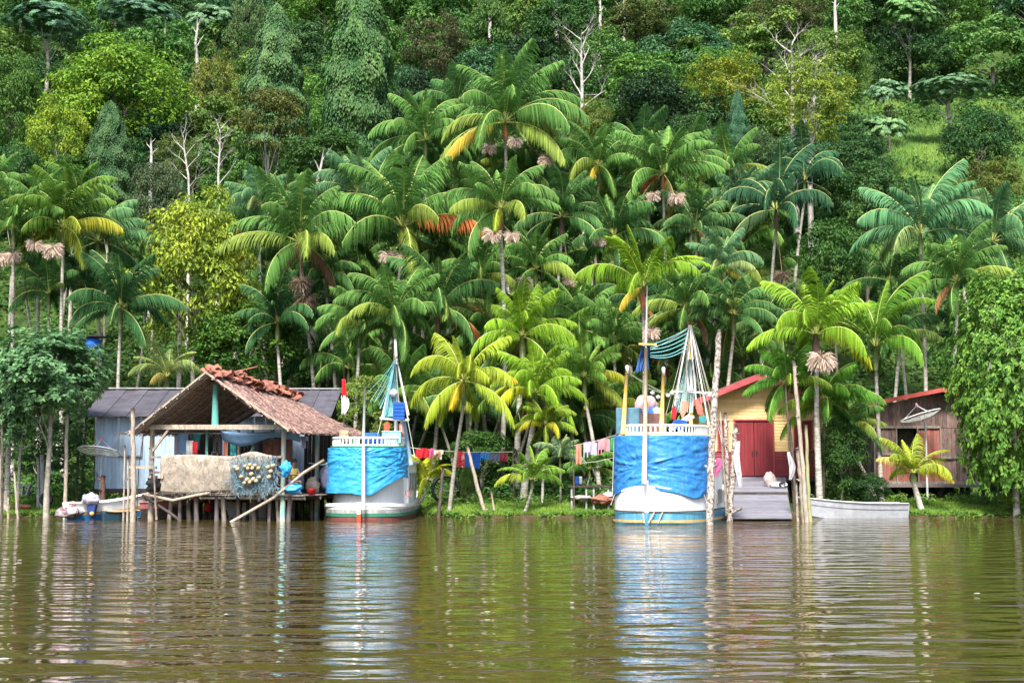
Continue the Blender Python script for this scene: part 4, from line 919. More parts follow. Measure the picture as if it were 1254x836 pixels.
for i in range(900):
    s = rs.uniform(3.7, 5.6); z = rs.uniform(1.1, 2.4); p0 = hp(s, -.72 + rs.uniform(-.12, .08), z); a = rs.uniform(-2.2, -.9) if z > 1.6 else rs.uniform(-3.1, 0); L_ = rs.uniform(.12, .38); d_ = ux * math.cos(a) + Vector((0, 0, 1)) * math.sin(a)
    b.tube([p0, p0 + d_ * L_ * .5 + ux * rs.uniform(-.1, .1), p0 + d_ * L_], rs.uniform(.004, .009), 4)
tag(b.build('fishing_net', M_BLUENET), 'blue-grey fishing net heaped over the right end of the railing', 'fishing net')
rsx = [(3.95, 1.95), (4.05, 1.88), (4.35, 1.98), (4.48, 1.9), (4.55, 2.02), (4.68, 1.92), (4.76, 2.0), (4.45, 1.5), (4.58, 1.42), (4.7, 1.52), (4.82, 1.45), (4.9, 1.9), (4.35, 1.38), (5.3, 1.95), (5.42, 1.8), (5.35, 1.6), (4.62, 1.7), (4.2, 1.6), (4.95, 1.58), (5.5, 2.0)]
for i, (s, z) in enumerate(rsx):
    b = MB(); b.lathe([(.02, -.09), (.065, -.06), (.075, 0), (.065, .06), (.02, .09)], hp(s, -.88, z), 10, rot=(1.2 + rs.uniform(-.5, .5), rs.uniform(-.5, .5), rs.uniform(0, 3)))
    tag(b.build('net_float', M_CREAM), 'cream oval net float strung on the blue-grey net', 'float', 'net floats on the blue-grey net')
# washing and things inside the hut
for nm, lab, s0, s1, z0, z1, t, mm, sh in [
    ('shirt', 'sky blue shirt hanging at the left of the stilt hut', .5, 1.0, 3.2, 2.45, .6, C_SKY, 'shirt'), ('towel', 'pale grey towel hanging left of the blue-white shirt in the hut', .15, .48, 3.15, 2.4, .9, C_LAV, 'towel'),
    ('shirt', 'teal shirt hanging behind the white garment in the hut', 1.0, 1.35, 3.25, 2.6, .9, C_TEAL, 'shirt'), ('shirt', 'white garment hanging beside the red cloth in the hut', 1.02, 1.3, 2.95, 2.38, .45, C_WHITE, 'towel'),
    ('towel', 'bright red cloth hanging in the middle left of the hut', 1.3, 1.55, 2.9, 2.38, .4, C_RED, 'towel'), ('trousers', 'black trousers hanging right of the teal post in the hut', 1.95, 2.35, 3.2, 2.45, .8, C_BLACK, 'shorts'),
    ('towel', 'narrow peach cloth hanging in the centre of the hut', 2.5, 2.66, 3.1, 2.38, .7, C_PEACH, 'towel'), ('towel', 'teal cloth hanging right of the peach cloth', 2.72, 3.0, 3.1, 2.4, .75, C_TEAL, 'towel'),
    ('towel', 'lavender cloth hanging left of the peach cloth', 2.37, 2.5, 3.15, 2.4, .8, C_LAV, 'towel'), ('shirt', 'lavender shirt hanging at the right side opening of the hut', 5.35, 5.65, 3.1, 2.65, 1.4, C_LAV, 'shirt'),
    ('towel', 'slate blue cloth hanging beside the brown partition', 3.4, 3.62, 3.05, 2.4, 1.3, C_SLATE, 'towel')]:
    a = hp(s0, t, z0); c_ = hp(s1, t, z1); D_ = (a.y + c_.y) / 2
    b = MB(); nn_ = 10; sd = rs.uniform(0, 9)
    for i in range(nn_):
        for j in range(8):
            u = (i + .5) / nn_; v = (j + .5) / 8
            if sh == 'shirt' and v > .4 and (u < .2 or u > .8): continue
            if sh == 'shorts' and v > .4 and .42 < u < .58: continue
            P = [hp(s0 + (s1 - s0) * q[0] / nn_, t + .03 * math.sin(q[0] + sd), z0 + (z1 - z0) * q[1] / 8) for q in ((i, j), (i + 1, j), (i + 1, j + 1), (i, j + 1))]
            b.poly(P, uy * .012)
    tag(b.build(nm, mm), lab, 'laundry')
b = MB(); b.tube([hp(.05, .75, 3.24), hp(3, .78, 3.2), hp(LX, .85, 3.22)], .012, 4); tag(b.build('clothesline', M_ROPE), 'clothesline strung inside the stilt hut', 'clothesline')
def blob(name, lab, cat, c, r, sc, m, jit=.25, seed=1, **k):
    b = MB(); b.ico(c, r, sc, jit, seed=seed, n=12); return tag(b.build(name, m), lab, cat, **k)
blob('bag', 'light blue plastic bag hanging on the leaning pole of the hut', 'bag', hp(5.95, -.75, 1.88), .24, (.85, .6, 1.15), M_TARPL, .5, 3)
blob('bag', 'blue bag lying on the right end of the hut floor', 'bag', hp(6.05, -.35, 1.17), .26, (1.2, .8, .7), M_TARPL, .5, 5)
blob('net_bundle', 'dark net bundle on the left shelf of the stilt hut', 'fishing net', hp(.3, -.55, 1.32), .33, (.9, .6, .9), M_BLACK, .5, 7)
blob('sack', 'grey sack on the hut floor behind the red bucket', 'sack', hp(5.75, 1.7, 1.25), .3, (.9, .8, 1.1), M_BURLAP, .3, 8)
blob('sack', 'dark sack leaning inside the right end of the hut', 'sack', hp(6.3, 1.9, 1.6), .38, (.9, .8, 1.4), C_SLATE, .3, 9)
b = MB(); b.lathe([(.12, 0), (.15, .2), (.16, .22), (.13, .215)], hp(6.55, .1, .96), 14); o = b.build('bucket', C_RED); tag(o, 'small red bucket at the right end of the hut floor', 'bucket')
# seated person at the right side opening
def skin_fig(name, chains, m, parent=None, sub=2):
    vs = []; es = []; rad = []; idx = {}
    for ch in chains:
        pr = None
        for key, p, r_ in ch:
            if key not in idx: idx[key] = len(vs); vs.append(tuple(p)); rad.append(r_)
            if pr is not None: es.append((pr, idx[key]))
            pr = idx[key]
    me = bpy.data.meshes.new(name); me.from_pydata(vs, es, []); o = bpy.data.objects.new(name, me); COL.objects.link(o); me.materials.append(m)
    md = o.modifiers.new('skin', 'SKIN'); md.use_smooth_shade = True
    for i, r_ in enumerate(rad): me.skin_vertices[0].data[i].radius = (r_, r_); me.skin_vertices[0].data[i].use_root = (i == 0)
    s2 = o.modifiers.new('sub', 'SUBSURF'); s2.levels = sub; s2.render_levels = sub
    if parent: o.parent = parent
    return o
M_SKIN = mat('brown_skin', (.22, .11, .07), (.18, .09, .055), scale=6, bump=0, rough=.55)
M_HAIR = mat('dark_hair', (.015, .012, .01), (.01, .008, .007), scale=20, bump=.3)
pb = hp(5.62, .25, FZ); V3 = Vector
per = empty('person', pb, 'person in a yellow top crouching over nets in the right bay of the stilt hut', 'person', rz=hut_rz - .5)
J = {'pel': ((0, 0, .42), .13), 'wst': ((.03, 0, .60), .115), 'cst': ((.10, 0, .85), .14), 'nck': ((.15, 0, 1.0), .055), 'hd0': ((.19, 0, 1.09), .085), 'hd1': ((.21, 0, 1.2), .09), 'hd2': ((.205, 0, 1.27), .05)}
ch = [[(k, *J[k]) for k in ('pel', 'wst', 'cst', 'nck', 'hd0', 'hd1', 'hd2')]]
for s_, g in ((1, 'l'), (-1, 'r')):
    ch.append([('cst', *J['cst']), (g + 's', (.12, .17 * s_, .90), .06), (g + 'e', (.30, .20 * s_, .72), .042), (g + 'w', (.50, .12 * s_, .74), .03), (g + 'h', (.57, .10 * s_, .74), .032)])
    for q in range(4): ch.append([(g + 'h', (.57, .10 * s_, .74), .032), (g + 'f%d' % q, (.62, .10 * s_ + (q - 1.5) * .02, .74), .010), (g + 'g%d' % q, (.65 - abs(q - 1) * .006, .10 * s_ + (q - 1.5) * .022, .715), .008)])
    ch.append([(g + 'h', (.57, .10 * s_, .74), .032), (g + 't', (.58, .10 * s_ - .04 * s_, .75), .011), (g + 'u', (.61, .10 * s_ - .055 * s_, .74), .009)])
    ch.append([('pel', *J['pel']), (g + 'hip', (.03, .10 * s_, .38), .10), (g + 'k', (.42, .14 * s_, .48), .065), (g + 'a', (.34, .13 * s_, .10), .04), (g + 'b', (.50, .14 * s_, .04), .035)])
skin_fig('body', ch, M_SKIN, per)
skin_fig('yellow_top', [[('a', (.01, 0, .50), .135), ('b', (.045, 0, .66), .14), ('c', (.10, 0, .86), .16), ('d', (.13, 0, .95), .09)]] + [[('c', (.10, 0, .86), .16), ('s%d' % k, (.12, .18 * k, .90), .072), ('e%d' % k, (.18, .205 * k, .83), .062)] for k in (1, -1)], C_YELLOW, per)
skin_fig('shorts', [[('a', (0, 0, .42), .15), ('b', (.01, 0, .52), .14)]] + [[('a', (0, 0, .42), .15), ('h%d' % k, (.05, .105 * k, .385), .115), ('k%d' % k, (.28, .13 * k, .45), .088)] for k in (1, -1)], C_NAVY, per)
b = MB(); b.ico((.19, 0, 1.215), .105, (1, .95, .95), .08, n=10); b.build('hair', M_HAIR, per, world=False)
for nm_, c_, r_, sc_, mm_ in (('nose', (.302, 0, 1.16), .022, (1, .8, 1.2), M_SKIN), ('ear', (.19, .098, 1.15), .024, (.7, .5, 1.2), M_SKIN), ('ear', (.19, -.098, 1.15), .024, (.7, .5, 1.2), M_SKIN), ('eye', (.288, .035, 1.19), .011, (1, 1, 1), M_HAIR), ('eye', (.288, -.035, 1.19), .011, (1, 1, 1), M_HAIR), ('mouth', (.292, 0, 1.115), .018, (.6, 1.3, .5), M_HAIR)):
    b = MB(); b.ico(c_, r_, sc_, 0, n=6); b.build(nm_, mm_, per, world=False)
# under the hut
b = MB(); b.lathe([(.1, 0), (.14, .08), (.14, .24), (.06, .32), (.05, .36)], hp(1.72, .9, .28), 12); tag(b.build('jerrycan', C_RED), 'round red canister under the stilt hut floor', 'canister')
# ------------------------------------------------------------------ the two fishing boats, bows to the river
def outline(W, L, yb, p=2.1, n=22, ws=.9, y0=0):
    """half-breadths from port stern round the bow to starboard stern: (x, y)"""
    right = []
    for i in range(n + 1):
        th = i / n * math.pi / 2; right.append((W * math.sin(th) ** (2 / p), y0 + yb * (1 - math.cos(th) ** (2 / p))))
    for i in range(1, 9): s = i / 8; right.append((W * (1 - (1 - ws) * s ** 2), y0 + yb + (L - yb) * s))
    return [(-x, y) for x, y in right[::-1]] + right[1:]
class Boat:
    def __init__(s, name, label, loc, yaw, W, L, yb, sheer, p=2.1):
        s.root = empty(name, loc, label, 'boat', None, -yaw); s.W = W; s.L = L; s.yb = yb; s.sheer = sheer; s.p = p
    def band(s, name, f0, f1, m, w0, w1, zf0, zf1, off=0, n=1):
        """hull strip between two levels; level z = zf(y)"""
        o0 = outline(s.W * w0 + off, s.L, s.yb, s.p); o1 = outline(s.W * w1 + off, s.L, s.yb, s.p); b = MB(); vs = []; N = len(o0)
        for k in range(n + 1):
            q = k / n
            for a, c in zip(o0, o1): x = a[0] + (c[0] - a[0]) * q; y = a[1] + (c[1] - a[1]) * q - .35 * (w0 + (w1 - w0) * q - 1) * max(0, 1 - a[1] / 2) ; vs.append((x, y - off, zf0(y) + (zf1(y) - zf0(y)) * q))
        fs = [(k * N + i, k * N + i + 1, (k + 1) * N + i + 1, (k + 1) * N + i) for k in range(n) for i in range(N - 1)]
        fs += [(k * N + N - 1, k * N, (k + 1) * N, (k + 1) * N + N - 1) for k in range(n)]
        b.add(vs, fs, 0, False); return b.build(name, m, s.root, world=False)
    def slab(s, name, w, z, th, m, y0=.3, L=None, yb=None, parent=None):
        o = outline(s.W * w, L or s.L, yb or s.yb, s.p, y0=y0); b = MB(); b.poly([(x, y, z) for x, y in o], (0, 0, th)); return b.build(name, m, parent or s.root, world=False)
def pxl(px, py, D): return at(px, py, D)

def boat_common(B, zcab, ydeck, trim, railh, cabw=.93, cabL=None, rail_m=M_WHITEP, sc=1):
    # cabin: upright boards following the hull plan, roof deck above it, railing round the deck
    cl = outline(B.W * cabw * sc, ydeck, B.yb, B.p, y0=.38); b = MB()
    for i in range(len(cl) - 1):
        a = cl[i]; c = cl[i + 1]; n_ = max(1, int(math.hypot(c[0] - a[0], c[1] - a[1]) / .14))
        for k in range(n_):
            p = Vector((*a, 0)).lerp(Vector((*c, 0)), (k + .03) / n_); q = Vector((*a, 0)).lerp(Vector((*c, 0)), (k + .97) / n_); nn = (q - p).normalized(); nn = Vector((nn.y, -nn.x, 0))
            b.poly([p + Vector((0, 0, .5)), q + Vector((0, 0, .5)), q + Vector((0, 0, zcab)), p + Vector((0, 0, zcab))], nn * -.03)
    b.build('cabin', M_WHITEP, B.root, world=False)
    dk = B.slab('upper_deck', .97 * sc, zcab, .06, M_WHITEP, y0=.25, L=ydeck + .15)
    o = outline(B.W * .985 * sc, ydeck + .15, B.yb, B.p, y0=.22); b = MB(); b.tube([(x, y, zcab + .03) for x, y in o], .05, 6, smooth=False); b.build('deck_trim', trim, dk, world=False)
    o = outline(B.W * .94 * sc, ydeck, B.yb, B.p, y0=.30); b = MB()
    pts = [Vector((x, y, zcab + .06)) for x, y in o]; L = 0; acc = 0
    for a, c in zip(pts, pts[1:]):
        d_ = (c - a).length
        while acc <= d_:
            p = a.lerp(c, acc / d_ if d_ else 0); b.beam(p, p + Vector((0, 0, railh)), .045, .045); acc += .17
        acc -= d_
    for k, h_ in ((.05, railh), (.03, railh * .12)): b.tube([p + Vector((0, 0, h_)) for p in pts], k, 5, smooth=False)
    b.build('railing', rail_m, B.root, world=False)
def hull_deck(B, z, m=M_DECK): return B.slab('deck', .95, z, .05, m, y0=.25)
def tarp(B, name, label, m, w, ztop, zbot, s0, s1, gather, off=.07, y0=.22, yb=None, L=3.0, seed=0, amp=.06):
    """a tarpaulin hung over the bow: follows the deck edge; zbot(s) its lower hem"""
    o = outline(B.W * w + off, L, yb or B.yb, B.p, n=40, y0=y0 - off); P = [Vector((x, y, 0)) for x, y in o]
    cum = [0]
    for a, c in zip(P, P[1:]): cum.append(cum[-1] + (c - a).length)
    T = cum[-1]
    def fn(u, v):
        s = (s0 + (s1 - s0) * u); d_ = s * T; i = max(0, min(len(P) - 2, next((k for k, c in enumerate(cum) if c > d_), len(P)) - 1)); f = (d_ - cum[i]) / max(1e-6, cum[i + 1] - cum[i])
        p = P[i].lerp(P[i + 1], f); t = (P[min(i + 2, len(P) - 1)] - P[max(i - 1, 0)]).normalized(); nn = Vector((t.y, -t.x, 0))
        z = ztop + (zbot(u) - ztop) * v
        cre = 0
        for gx, gz, st in gather:
            dx = u - gx; dz = (z - gz) / 2.2; an = math.atan2(dz, dx); rr_ = math.hypot(dx * 1.5, dz)
            ph = noise.noise(Vector((an * 2.2, gx * 9, seed))) * 3
            cre += st * .85 * (1 - abs(math.sin(an * 4.5 + ph * 1.6))) ** 1.5 * math.exp(-rr_ * 2.6) * min(1, rr_ * 6) * (.6 + .8 * noise.noise(Vector((an * 3, rr_ * 4, gx * 5))))
        cre += .55 * noise.noise(Vector((u * 5, v * 2.5, seed))) + .30 * noise.noise(Vector((u * 14 + v * 4, v * 9, seed + 3))) + .28 * (1 - abs(noise.noise(Vector((u * 7 - v * 5, v * 7 + u * 3, seed + 8))) * 2.2))
        return p + nn * (amp * cre + .05 * v) + Vector((0, 0, z))
    b = MB(); b.grid(lambda u, v: wmat(B.root) @ fn(u, v), 150, 60, thick=(0, -.012, 0)); return tag(b.build(name, m), label, 'tarpaulin')

# ---- right boat
DR = 48.6
rb = Boat('fishing_boat', 'white fishing boat with a blue bottom band and yellow deck posts, moored beside the slipway', (4.60, 47.55, 0), R(20), 1.62, 7.4, 2.1, lambda y: 1.0, p=2.1)
shr = lambda y: 1.0 + .30 * max(0, 1 - y / 1.0) ** 1.5 + .25 * max(0, (y - 4) / 3.4)
rb.band('bottom_band', 0, 1, M_BLUEBAND, .985, 1.0, lambda y: -.35, lambda y: .44, n=2)
rb.band('hull', 0, 1, M_WHITEP, 1.0, 1.0, lambda y: .44, shr, n=3)
rb.band('rub_rail', 0, 1, M_DBARK, 1.0, 1.0, lambda y: .42, lambda y: .47, off=.03)
rb.band('waterline_rail', 0, 1, M_CREAMTRIM, 1.0, 1.0, lambda y: .07, lambda y: .16, off=.05)
rb.band('gunwale', 0, 1, M_WHITEP, 1.0, 1.0, lambda y: shr(y) - .04, lambda y: shr(y) + .03, off=.015)
hull_deck(rb, .75)
boat_common(rb, 3.02, 3.6, M_CREAMTRIM, .30, sc=.96)
b = MB(); b.beam((0, -.02, .42), (0, -.06, 1.5), .13, .14); b.build('stem_post', M_WHITEP, rb.root, world=False); b = MB(); b.beam((0, .10, -.3), (0, .0, .43), .13, .2); b.build('stem_foot', M_BLUEBAND, rb.root, world=False)
b = MB(); b.box((.4, 5.4, 1.45), (1.9, 1.6, 1.4)); b.box((.4, 5.4, 2.18), (2.1, 1.8, .07)); b.build('engine_house', M_WHITEP, rb.root, world=False)
for x_, y_ in ((1.63, 2.8), (1.63, 4.2), (1.6, 5.6)): b = MB(); b.box((x_, y_, .9), (.03, .9, .5)); b.build('side_panel', M_GREYP, rb.root, world=False)
# short lettering strokes on the bow quarter
b = MB()
for k, (dx, dz) in enumerate([(0, 0), (.05, .0), (.10, 0), (.17, 0), (.22, 0)]): b.box((1.655, 1.9 + dx * 1.6, .80), (.012, .03, .16))
b.box((1.655, 1.98, .87), (.012, .2, .025)); b.box((1.655, 2.22, .80), (.012, .1, .025)); b.build('lettering', M_REDKEEL, rb.root, world=False)
# bow mast with its yellow crossbar, two leaning yellow posts
b = MB(); b.tube([pxl(789, 592, 47.15), pxl(790, 530, 47.2), pxl(791, 425, 47.3)], [.085, .08, .055], 8); ms = b.build('bow_mast', mat('bow_mast_paint', (.62, .44, .22), (.66, .58, .5), scale=3, bump=.2), rb.root)
b = MB(); b.beam(pxl(782, 421, 47.3), pxl(804, 422, 47.3), .1, .07); b.build('crossbar', M_CREAMTRIM, ms)
b = MB(); b.tube([pxl(791, 425, 47.3), pxl(792.5, 350, 47.3)], .022, 6); b.build('antenna', M_WHITEP, ms)
for a, c in (((768, 448), (763, 531)), ((812.5, 450), (810, 531))):
    b = MB(); b.tube([pxl(*a, 48.4), pxl(*c, 48.4)], [.055, .085], 8); po = b.build('deck_post', M_YPOST, rb.root)
    b = MB(); b.lathe([(.06, -.2), (.062, .05), (.03, .08)], pxl(a[0], a[1] + 2, 48.4), 8); b.build('white_tip', M_WHITEP, po)
def lines(b, segs, r, D, sag=0):
    for (x0, y0), (x1, y1) in segs:
        P = pxl(x0, y0, D); Q = pxl(x1, y1, D); b.tube([P.lerp(Q, k / 6) - Vector((0, 0, sag * math.sin(math.pi * k / 6))) for k in range(7)], r, 5)
DA = 50.2
b = MB(); lines(b, [((844, 398), (826, 498)), ((846, 398), (868, 520)), ((845, 398), (853, 500)), ((845, 420), (834, 530))], .03, DA); b.build('mast_frame', M_WHITEP, rb.root)
b = MB(); lines(b, [((822, 479), (870, 481))], .035, DA); b.build('spreader', M_WHITEP, rb.root)
b = MB(); lines(b, [((845, 405), (846, 520))], .075, DA + .2); b.build('aft_mast', M_YPOST, rb.root)
b = MB(); lines(b, [((843, 402), (812, 520)), ((843, 402), (797, 428)), ((848, 402), (884, 540)), ((848, 405), (875, 525)), ((791, 474), (830, 484)), ((846, 400), (862, 515)), ((844, 400), (836, 515)), ((843, 400), (822, 505)), ((768, 455), (812, 480)), ((848, 402), (892, 560))], .009, DA - .3, .05); b.build('rigging', M_ROPE, rb.root)
b = MB(); [lines(b, [((843, 401 + 5 * k + random.uniform(-1, 1)), (796, 424 + 3 * k + random.uniform(-2, 2)))], .015, DA - .6, .06 + .05 * k * random.random()) for k in range(6)]; b.build('net_lines', M_CYANROPE, rb.root)
def hungnet(name, label, pts, D, m, cnt=70, r=.016):
    """a bunched net: strands hanging between an upper and a lower edge"""
    b = MB(); (ax, ay), (bx, by), (cx, cy), (dx, dy) = pts
    for i in range(cnt):
        u = random.random(); P = pxl(ax + (bx - ax) * u, ay + (by - ay) * u, D); w_ = min(1, max(0, u + random.uniform(-.12, .12))); Q = pxl(cx + (dx - cx) * w_, cy + (dy - cy) * w_, D); o = Vector((0, random.uniform(-.12, .12), 0))
        b.tube([P + o, P.lerp(Q, .5) + o + Vector((random.uniform(-.05, .05), 0, 0)), Q + o], r, 4)
    return tag(b.build(name, m), label, 'fishing net')
hungnet('fishing_net', 'dark blue net bundle hanging behind the bow mast of the right boat', [(786, 424), (794, 424), (778, 456), (794, 452)], 47.7, mat('deep_blue_net', (.02, .10, .30), (.02, .05, .18), scale=5, bump=0), 60)
hungnet('fishing_net', 'pale green net bunched inside the mast frame of the right boat', [(841, 440), (849, 440), (826, 505), (848, 505)], DA, mat('pale_green_net', (.36, .52, .50), (.22, .36, .36), scale=5, bump=0), 46, .008)
hungnet('fishing_net', 'white net hanging from the spreader of the right boat', [(838, 445), (850, 445), (840, 478), (852, 478)], DA - .2, C_WHITE, 18, .008)
for i, (x, y) in enumerate([(818, 484), (823, 481), (829, 487), (799, 481), (806, 486), (869, 484), (873, 481), (862, 482)]):
    b = MB(); b.ico(pxl(x, y, DA - .35), .085, (1, .8, .8), .2, n=6, seed=i); tag(b.build('float', C_WHITE), 'pale pinkish float tied to the spreader rope of the right boat', 'float', 'floats on the right boat rigging')
def jacket(name, label, pts, D, m, th=.1):
    b = MB(); b.poly([pxl(x, y, D) for x, y in pts], (0, th, 0)); o = b.build(name, m); bv = o.modifiers.new('bevel', 'BEVEL'); bv.width = .03; bv.segments = 2; return tag(o, label, 'life jacket')
jacket('life_jacket', 'dark red life jacket hanging left of the aft mast on the right boat', [(823, 499), (827, 496), (829, 506), (827, 515), (822, 512)], DA - .5, C_RED)
jacket('life_jacket', 'salmon life jacket hanging close left of the yellow aft mast on the right boat', [(836, 490), (842, 490), (841, 503), (836, 514), (833, 506)], DA - .5, C_PEACH)
jacket('life_jacket', 'long salmon-red life jacket hanging right of the yellow aft mast', [(850, 488), (855, 489), (861, 500), (860, 510), (854, 506)], DA - .5, mat('salmon_red_cloth', (.66, .16, .11), scale=4, bump=.2))
jacket('life_jacket', 'teal bundle below the long salmon-red life jacket', [(856, 510), (864, 509), (866, 515), (862, 519), (857, 516)], DA - .6, C_TEAL)
# on the upper deck
b = MB(); q = pxl(772, 516, 49.2); b.box(q, (.85, .8, .95), (0, 0, -.35)); o = b.build('crate', mat('slate_teal_crate', (.10, .22, .28), (.06, .13, .18), scale=4, bump=.2, island=.1)); bv = o.modifiers.new('bevel', 'BEVEL'); bv.width = .03
tag(o, 'slate blue crate on the roof deck of the right boat', 'crate')
b = MB(); q = pxl(796, 519, 49.3); b.box(q, (.95, .85, .72), (0, 0, -.35)); 
for k in range(5): b.box(q + Vector((-.36 + k * .18, -.44 - (-.36 + k * .18) * -.36, 0)), (.05, .03, .74), (0, 0, -.35))
tag(b.build('crate', mat('brown_crate', (.22, .11, .08), (.12, .06, .05), scale=4, bump=.3)), 'brown wooden crate under the pink net heap on the right boat', 'crate')
blob('net_bundle', 'pale pink and white net heap piled high on the roof deck of the right boat', 'fishing net', pxl(791, 497, 49.3), .42, (.95, .8, .95), mat('pale_pink_net', (.66, .50, .50), (.62, .28, .30), scale=6, bump=.9, bscale=30), .45, 11)
blob('cloth_bundle', 'blue and white cloth bundle on the brown crate of the right boat', 'cloth', pxl(801, 507, 49.1), .32, (1.0, .7, .8), mat('blue_white_cloth', (.06, .22, .62), (.6, .64, .72), scale=3, bump=.3, lo=.42, hi=.5), .5, 12)
b = MB(); 
for r_, z_ in ((.17, 0), (.14, .07), (.16, .13)): b.tube([pxl(833, 522, 48.6) + Vector((r_ * 1.5 * math.cos(a * .524), r_ * .5 * math.sin(a * .524), z_ + r_ * .5 * math.sin(a * .524))) for a in range(13)], .035, 6)
tag(b.build('rope_coil', C_BLUE), 'deep blue rope coil hung on the railing of the right boat', 'rope')
b = MB(); b.tube([pxl(820, 527, 49.6), pxl(836, 515, 49.6), pxl(845, 508, 49.6)], .07, 7); b.tube([pxl(822, 521, 49.8), pxl(850, 510, 49.8)], .06, 7); tag(b.build('furled_sail', C_WHITE), 'white furled canvas lying on the right boat deck below the aft mast', 'canvas')
tarp(rb, 'tarpaulin', 'bright blue creased tarpaulin hung over the bow of the right fishing boat', M_TARP, .935, 3.04, lambda u: 1.36 - .46 * min(1, abs(u - .44) / .30) ** .65 + .03 * math.sin(u * 23), .14, .90, [(.44, 2.0, 1.7), (.40, 1.75, 1.0), (.98, 2.4, .9), (.2, 3.1, .5), (.7, 3.1, .5)], L=3.2, seed=2, amp=.065, off=.13)
# a strip of tarpaulin knotted at its right corner
blob('tarpaulin', 'blue knotted tarpaulin end at the right corner of the right boat', 'tarpaulin', pxl(867, 573, 49.6), .2, (.7, .8, 1.5), M_TARP, .7, 15)
b = MB()
for x0, x1 in ((768, 772), (787, 789), (802, 794), (812, 806), (838, 832)): lines(b, [((x0, 626), (x1, 640))], .025, 47.4 if 780 < x0 < 815 else 48.3)
tag(b.build('mooring_rope', M_ROPE), 'pale ropes looped down the blue bow band of the right boat', 'rope')

b = MB(); lines(b, [((753, 604), (748, 618)), ((752, 532), (750, 604)), ((862, 604), (866, 618)), ((790, 560), (791, 590)), ((770, 601), (768, 622)), ((836, 603), (838, 622))], .012, 48.0)
tag(b.build('tie_rope', M_ROPE), 'thin tie ropes holding the hem of the right boat tarpaulin', 'rope')
# ---- left boat
lb = Boat('fishing_boat', 'white fishing boat with a grey and green bottom band beside the stilt hut', (-5.55, 50.9, 0), R(2.5), 1.56, 7.6, 1.9, lambda y: 1, p=2.25)
sh2 = lambda y: .56 + .06 * max(0, 1 - y / 1.3) ** 1.5 + .35 * max(0, (y - 3) / 4.4)
lb.band('keel_band', 0, 1, mat('dull_red_hull', (.24, .05, .04), (.10, .05, .045), scale=6, bump=.2), .95, .98, lambda y: -.35, lambda y: .16)
lb.band('green_stripe', 0, 1, M_GREENP, .985, .99, lambda y: .15, lambda y: .27, off=.012)
lb.band('hull', 0, 1, M_GREYP, .985, 1.0, lambda y: .16, lambda y: sh2(y) - .06, n=2)
lb.band('white_strake', 0, 1, M_WHITEP, .985, 1.0, lambda y: .40, lambda y: sh2(y) - .06, off=.012)
lb.band('gunwale', 0, 1, M_WHITEP, 1.0, 1.0, lambda y: sh2(y) - .08, lambda y: sh2(y) + .04, off=.03)
hull_deck(lb, .5)
boat_common(lb, 2.66, 2.6, M_GREENP, .30, sc=.90)
b = MB(); b.box((.2, 4.2, 1.25), (2.5, 2.8, 1.7)); b.build('engine_house', M_WHITEP, lb.root, world=False)
b = MB(); b.box((.2, 4.2, 2.13), (2.75, 3.0, .07)); b.build('engine_house_roof', M_WHITEP, lb.root, world=False)
b = MB()
for y_ in (3.1, 4.0, 4.9):
    for dy, dz, sy, sz in ((0, .3, .62, .05), (0, -.3, .62, .05), (-.29, 0, .05, .6), (.29, 0, .05, .6)): b.box((1.47, y_ + dy, 1.4 + dz), (.04, sy, sz))
    b.box((1.462, y_, 1.4), (.02, .54, .56))
b.build('hatch', M_GREYP, lb.root, world=False)
b = MB(); b.beam((0, -.12, .18), (0, -.16, .68), .12, .16); st = b.build('stem_post', M_WHITEP, lb.root, world=False)
b = MB(); b.beam((0, -.08, -.35), (0, -.125, .26), .15, .18); b.build('stem_foot', M_REDKEEL, st, world=False)
b = MB(); lines(b, [((497, 601), (497, 607)), ((499, 601), (501, 601)), ((499, 607), (501, 607)), ((501, 601), (501.5, 607)), ((504, 601), (504, 607))], .02, 52.0); b.build('lettering', M_REDKEEL, lb.root)
b = MB(); b.tube([pxl(445, 622, 50.55), pxl(445, 540, 50.6), pxl(447, 474, 50.6)], [.06, .055, .045], 8); b.build('bow_mast', mat('pale_mast_paint', (.66, .66, .62), (.45, .52, .50), scale=4, bump=.2), lb.root)
DL = 53
b = MB(); lines(b, [((485, 438), (500, 508))], .045, DL); lines(b, [((485, 438), (468, 512))], .045, DL); lines(b, [((485, 436), (485, 540))], .06, DL); b.build('mast_frame', M_WHITEP, lb.root)
b = MB(); lines(b, [((484, 415), (485.5, 441))], .05, DL); b.build('mast_head', M_WHITEP, lb.root)
b = MB(); lines(b, [((465, 512), (501, 514.5))], .055, DL - .1); b.build('crossbar', M_WHITEP, lb.root)
b = MB(); lines(b, [((494, 515), (503, 569))], .10, DL + .4); b.build('strut', mat('grey_blue_strut', (.28, .40, .48), (.2, .3, .36), scale=4, bump=.1), lb.root)
b = MB(); lines(b, [((484, 440), (468, 512)), ((486, 440), (500, 513)), ((484, 441), (462, 535)), ((486, 441), (508, 560)), ((484, 440), (492, 530))], .014, DL - .3, .04); b.build('rigging', M_ROPE, lb.root)
b = MB(); [lines(b, [((484, 439 + random.uniform(-1, 6)), (454 + 2.1 * k + random.uniform(-3, 3), 484 + 3.2 * k + random.uniform(-6, 6)))], .009, DL - .5 + random.uniform(-.2, .2), random.uniform(.02, .22)) for k in range(10)]; b.build('net_lines', M_CYANROPE, lb.root)
hungnet('fishing_net', 'pale teal net bunched down the mast of the left boat', [(481, 446), (488, 446), (470, 510), (482, 510)], DL - .1, mat('teal_net', (.22, .46, .48), (.12, .3, .34), scale=5, bump=0), 80)
blob('float', 'round white float hanging on the left boat mast', 'float', pxl(482, 481, DL - .3), .15, (1, 1, 1), C_WHITE, .1, 2)
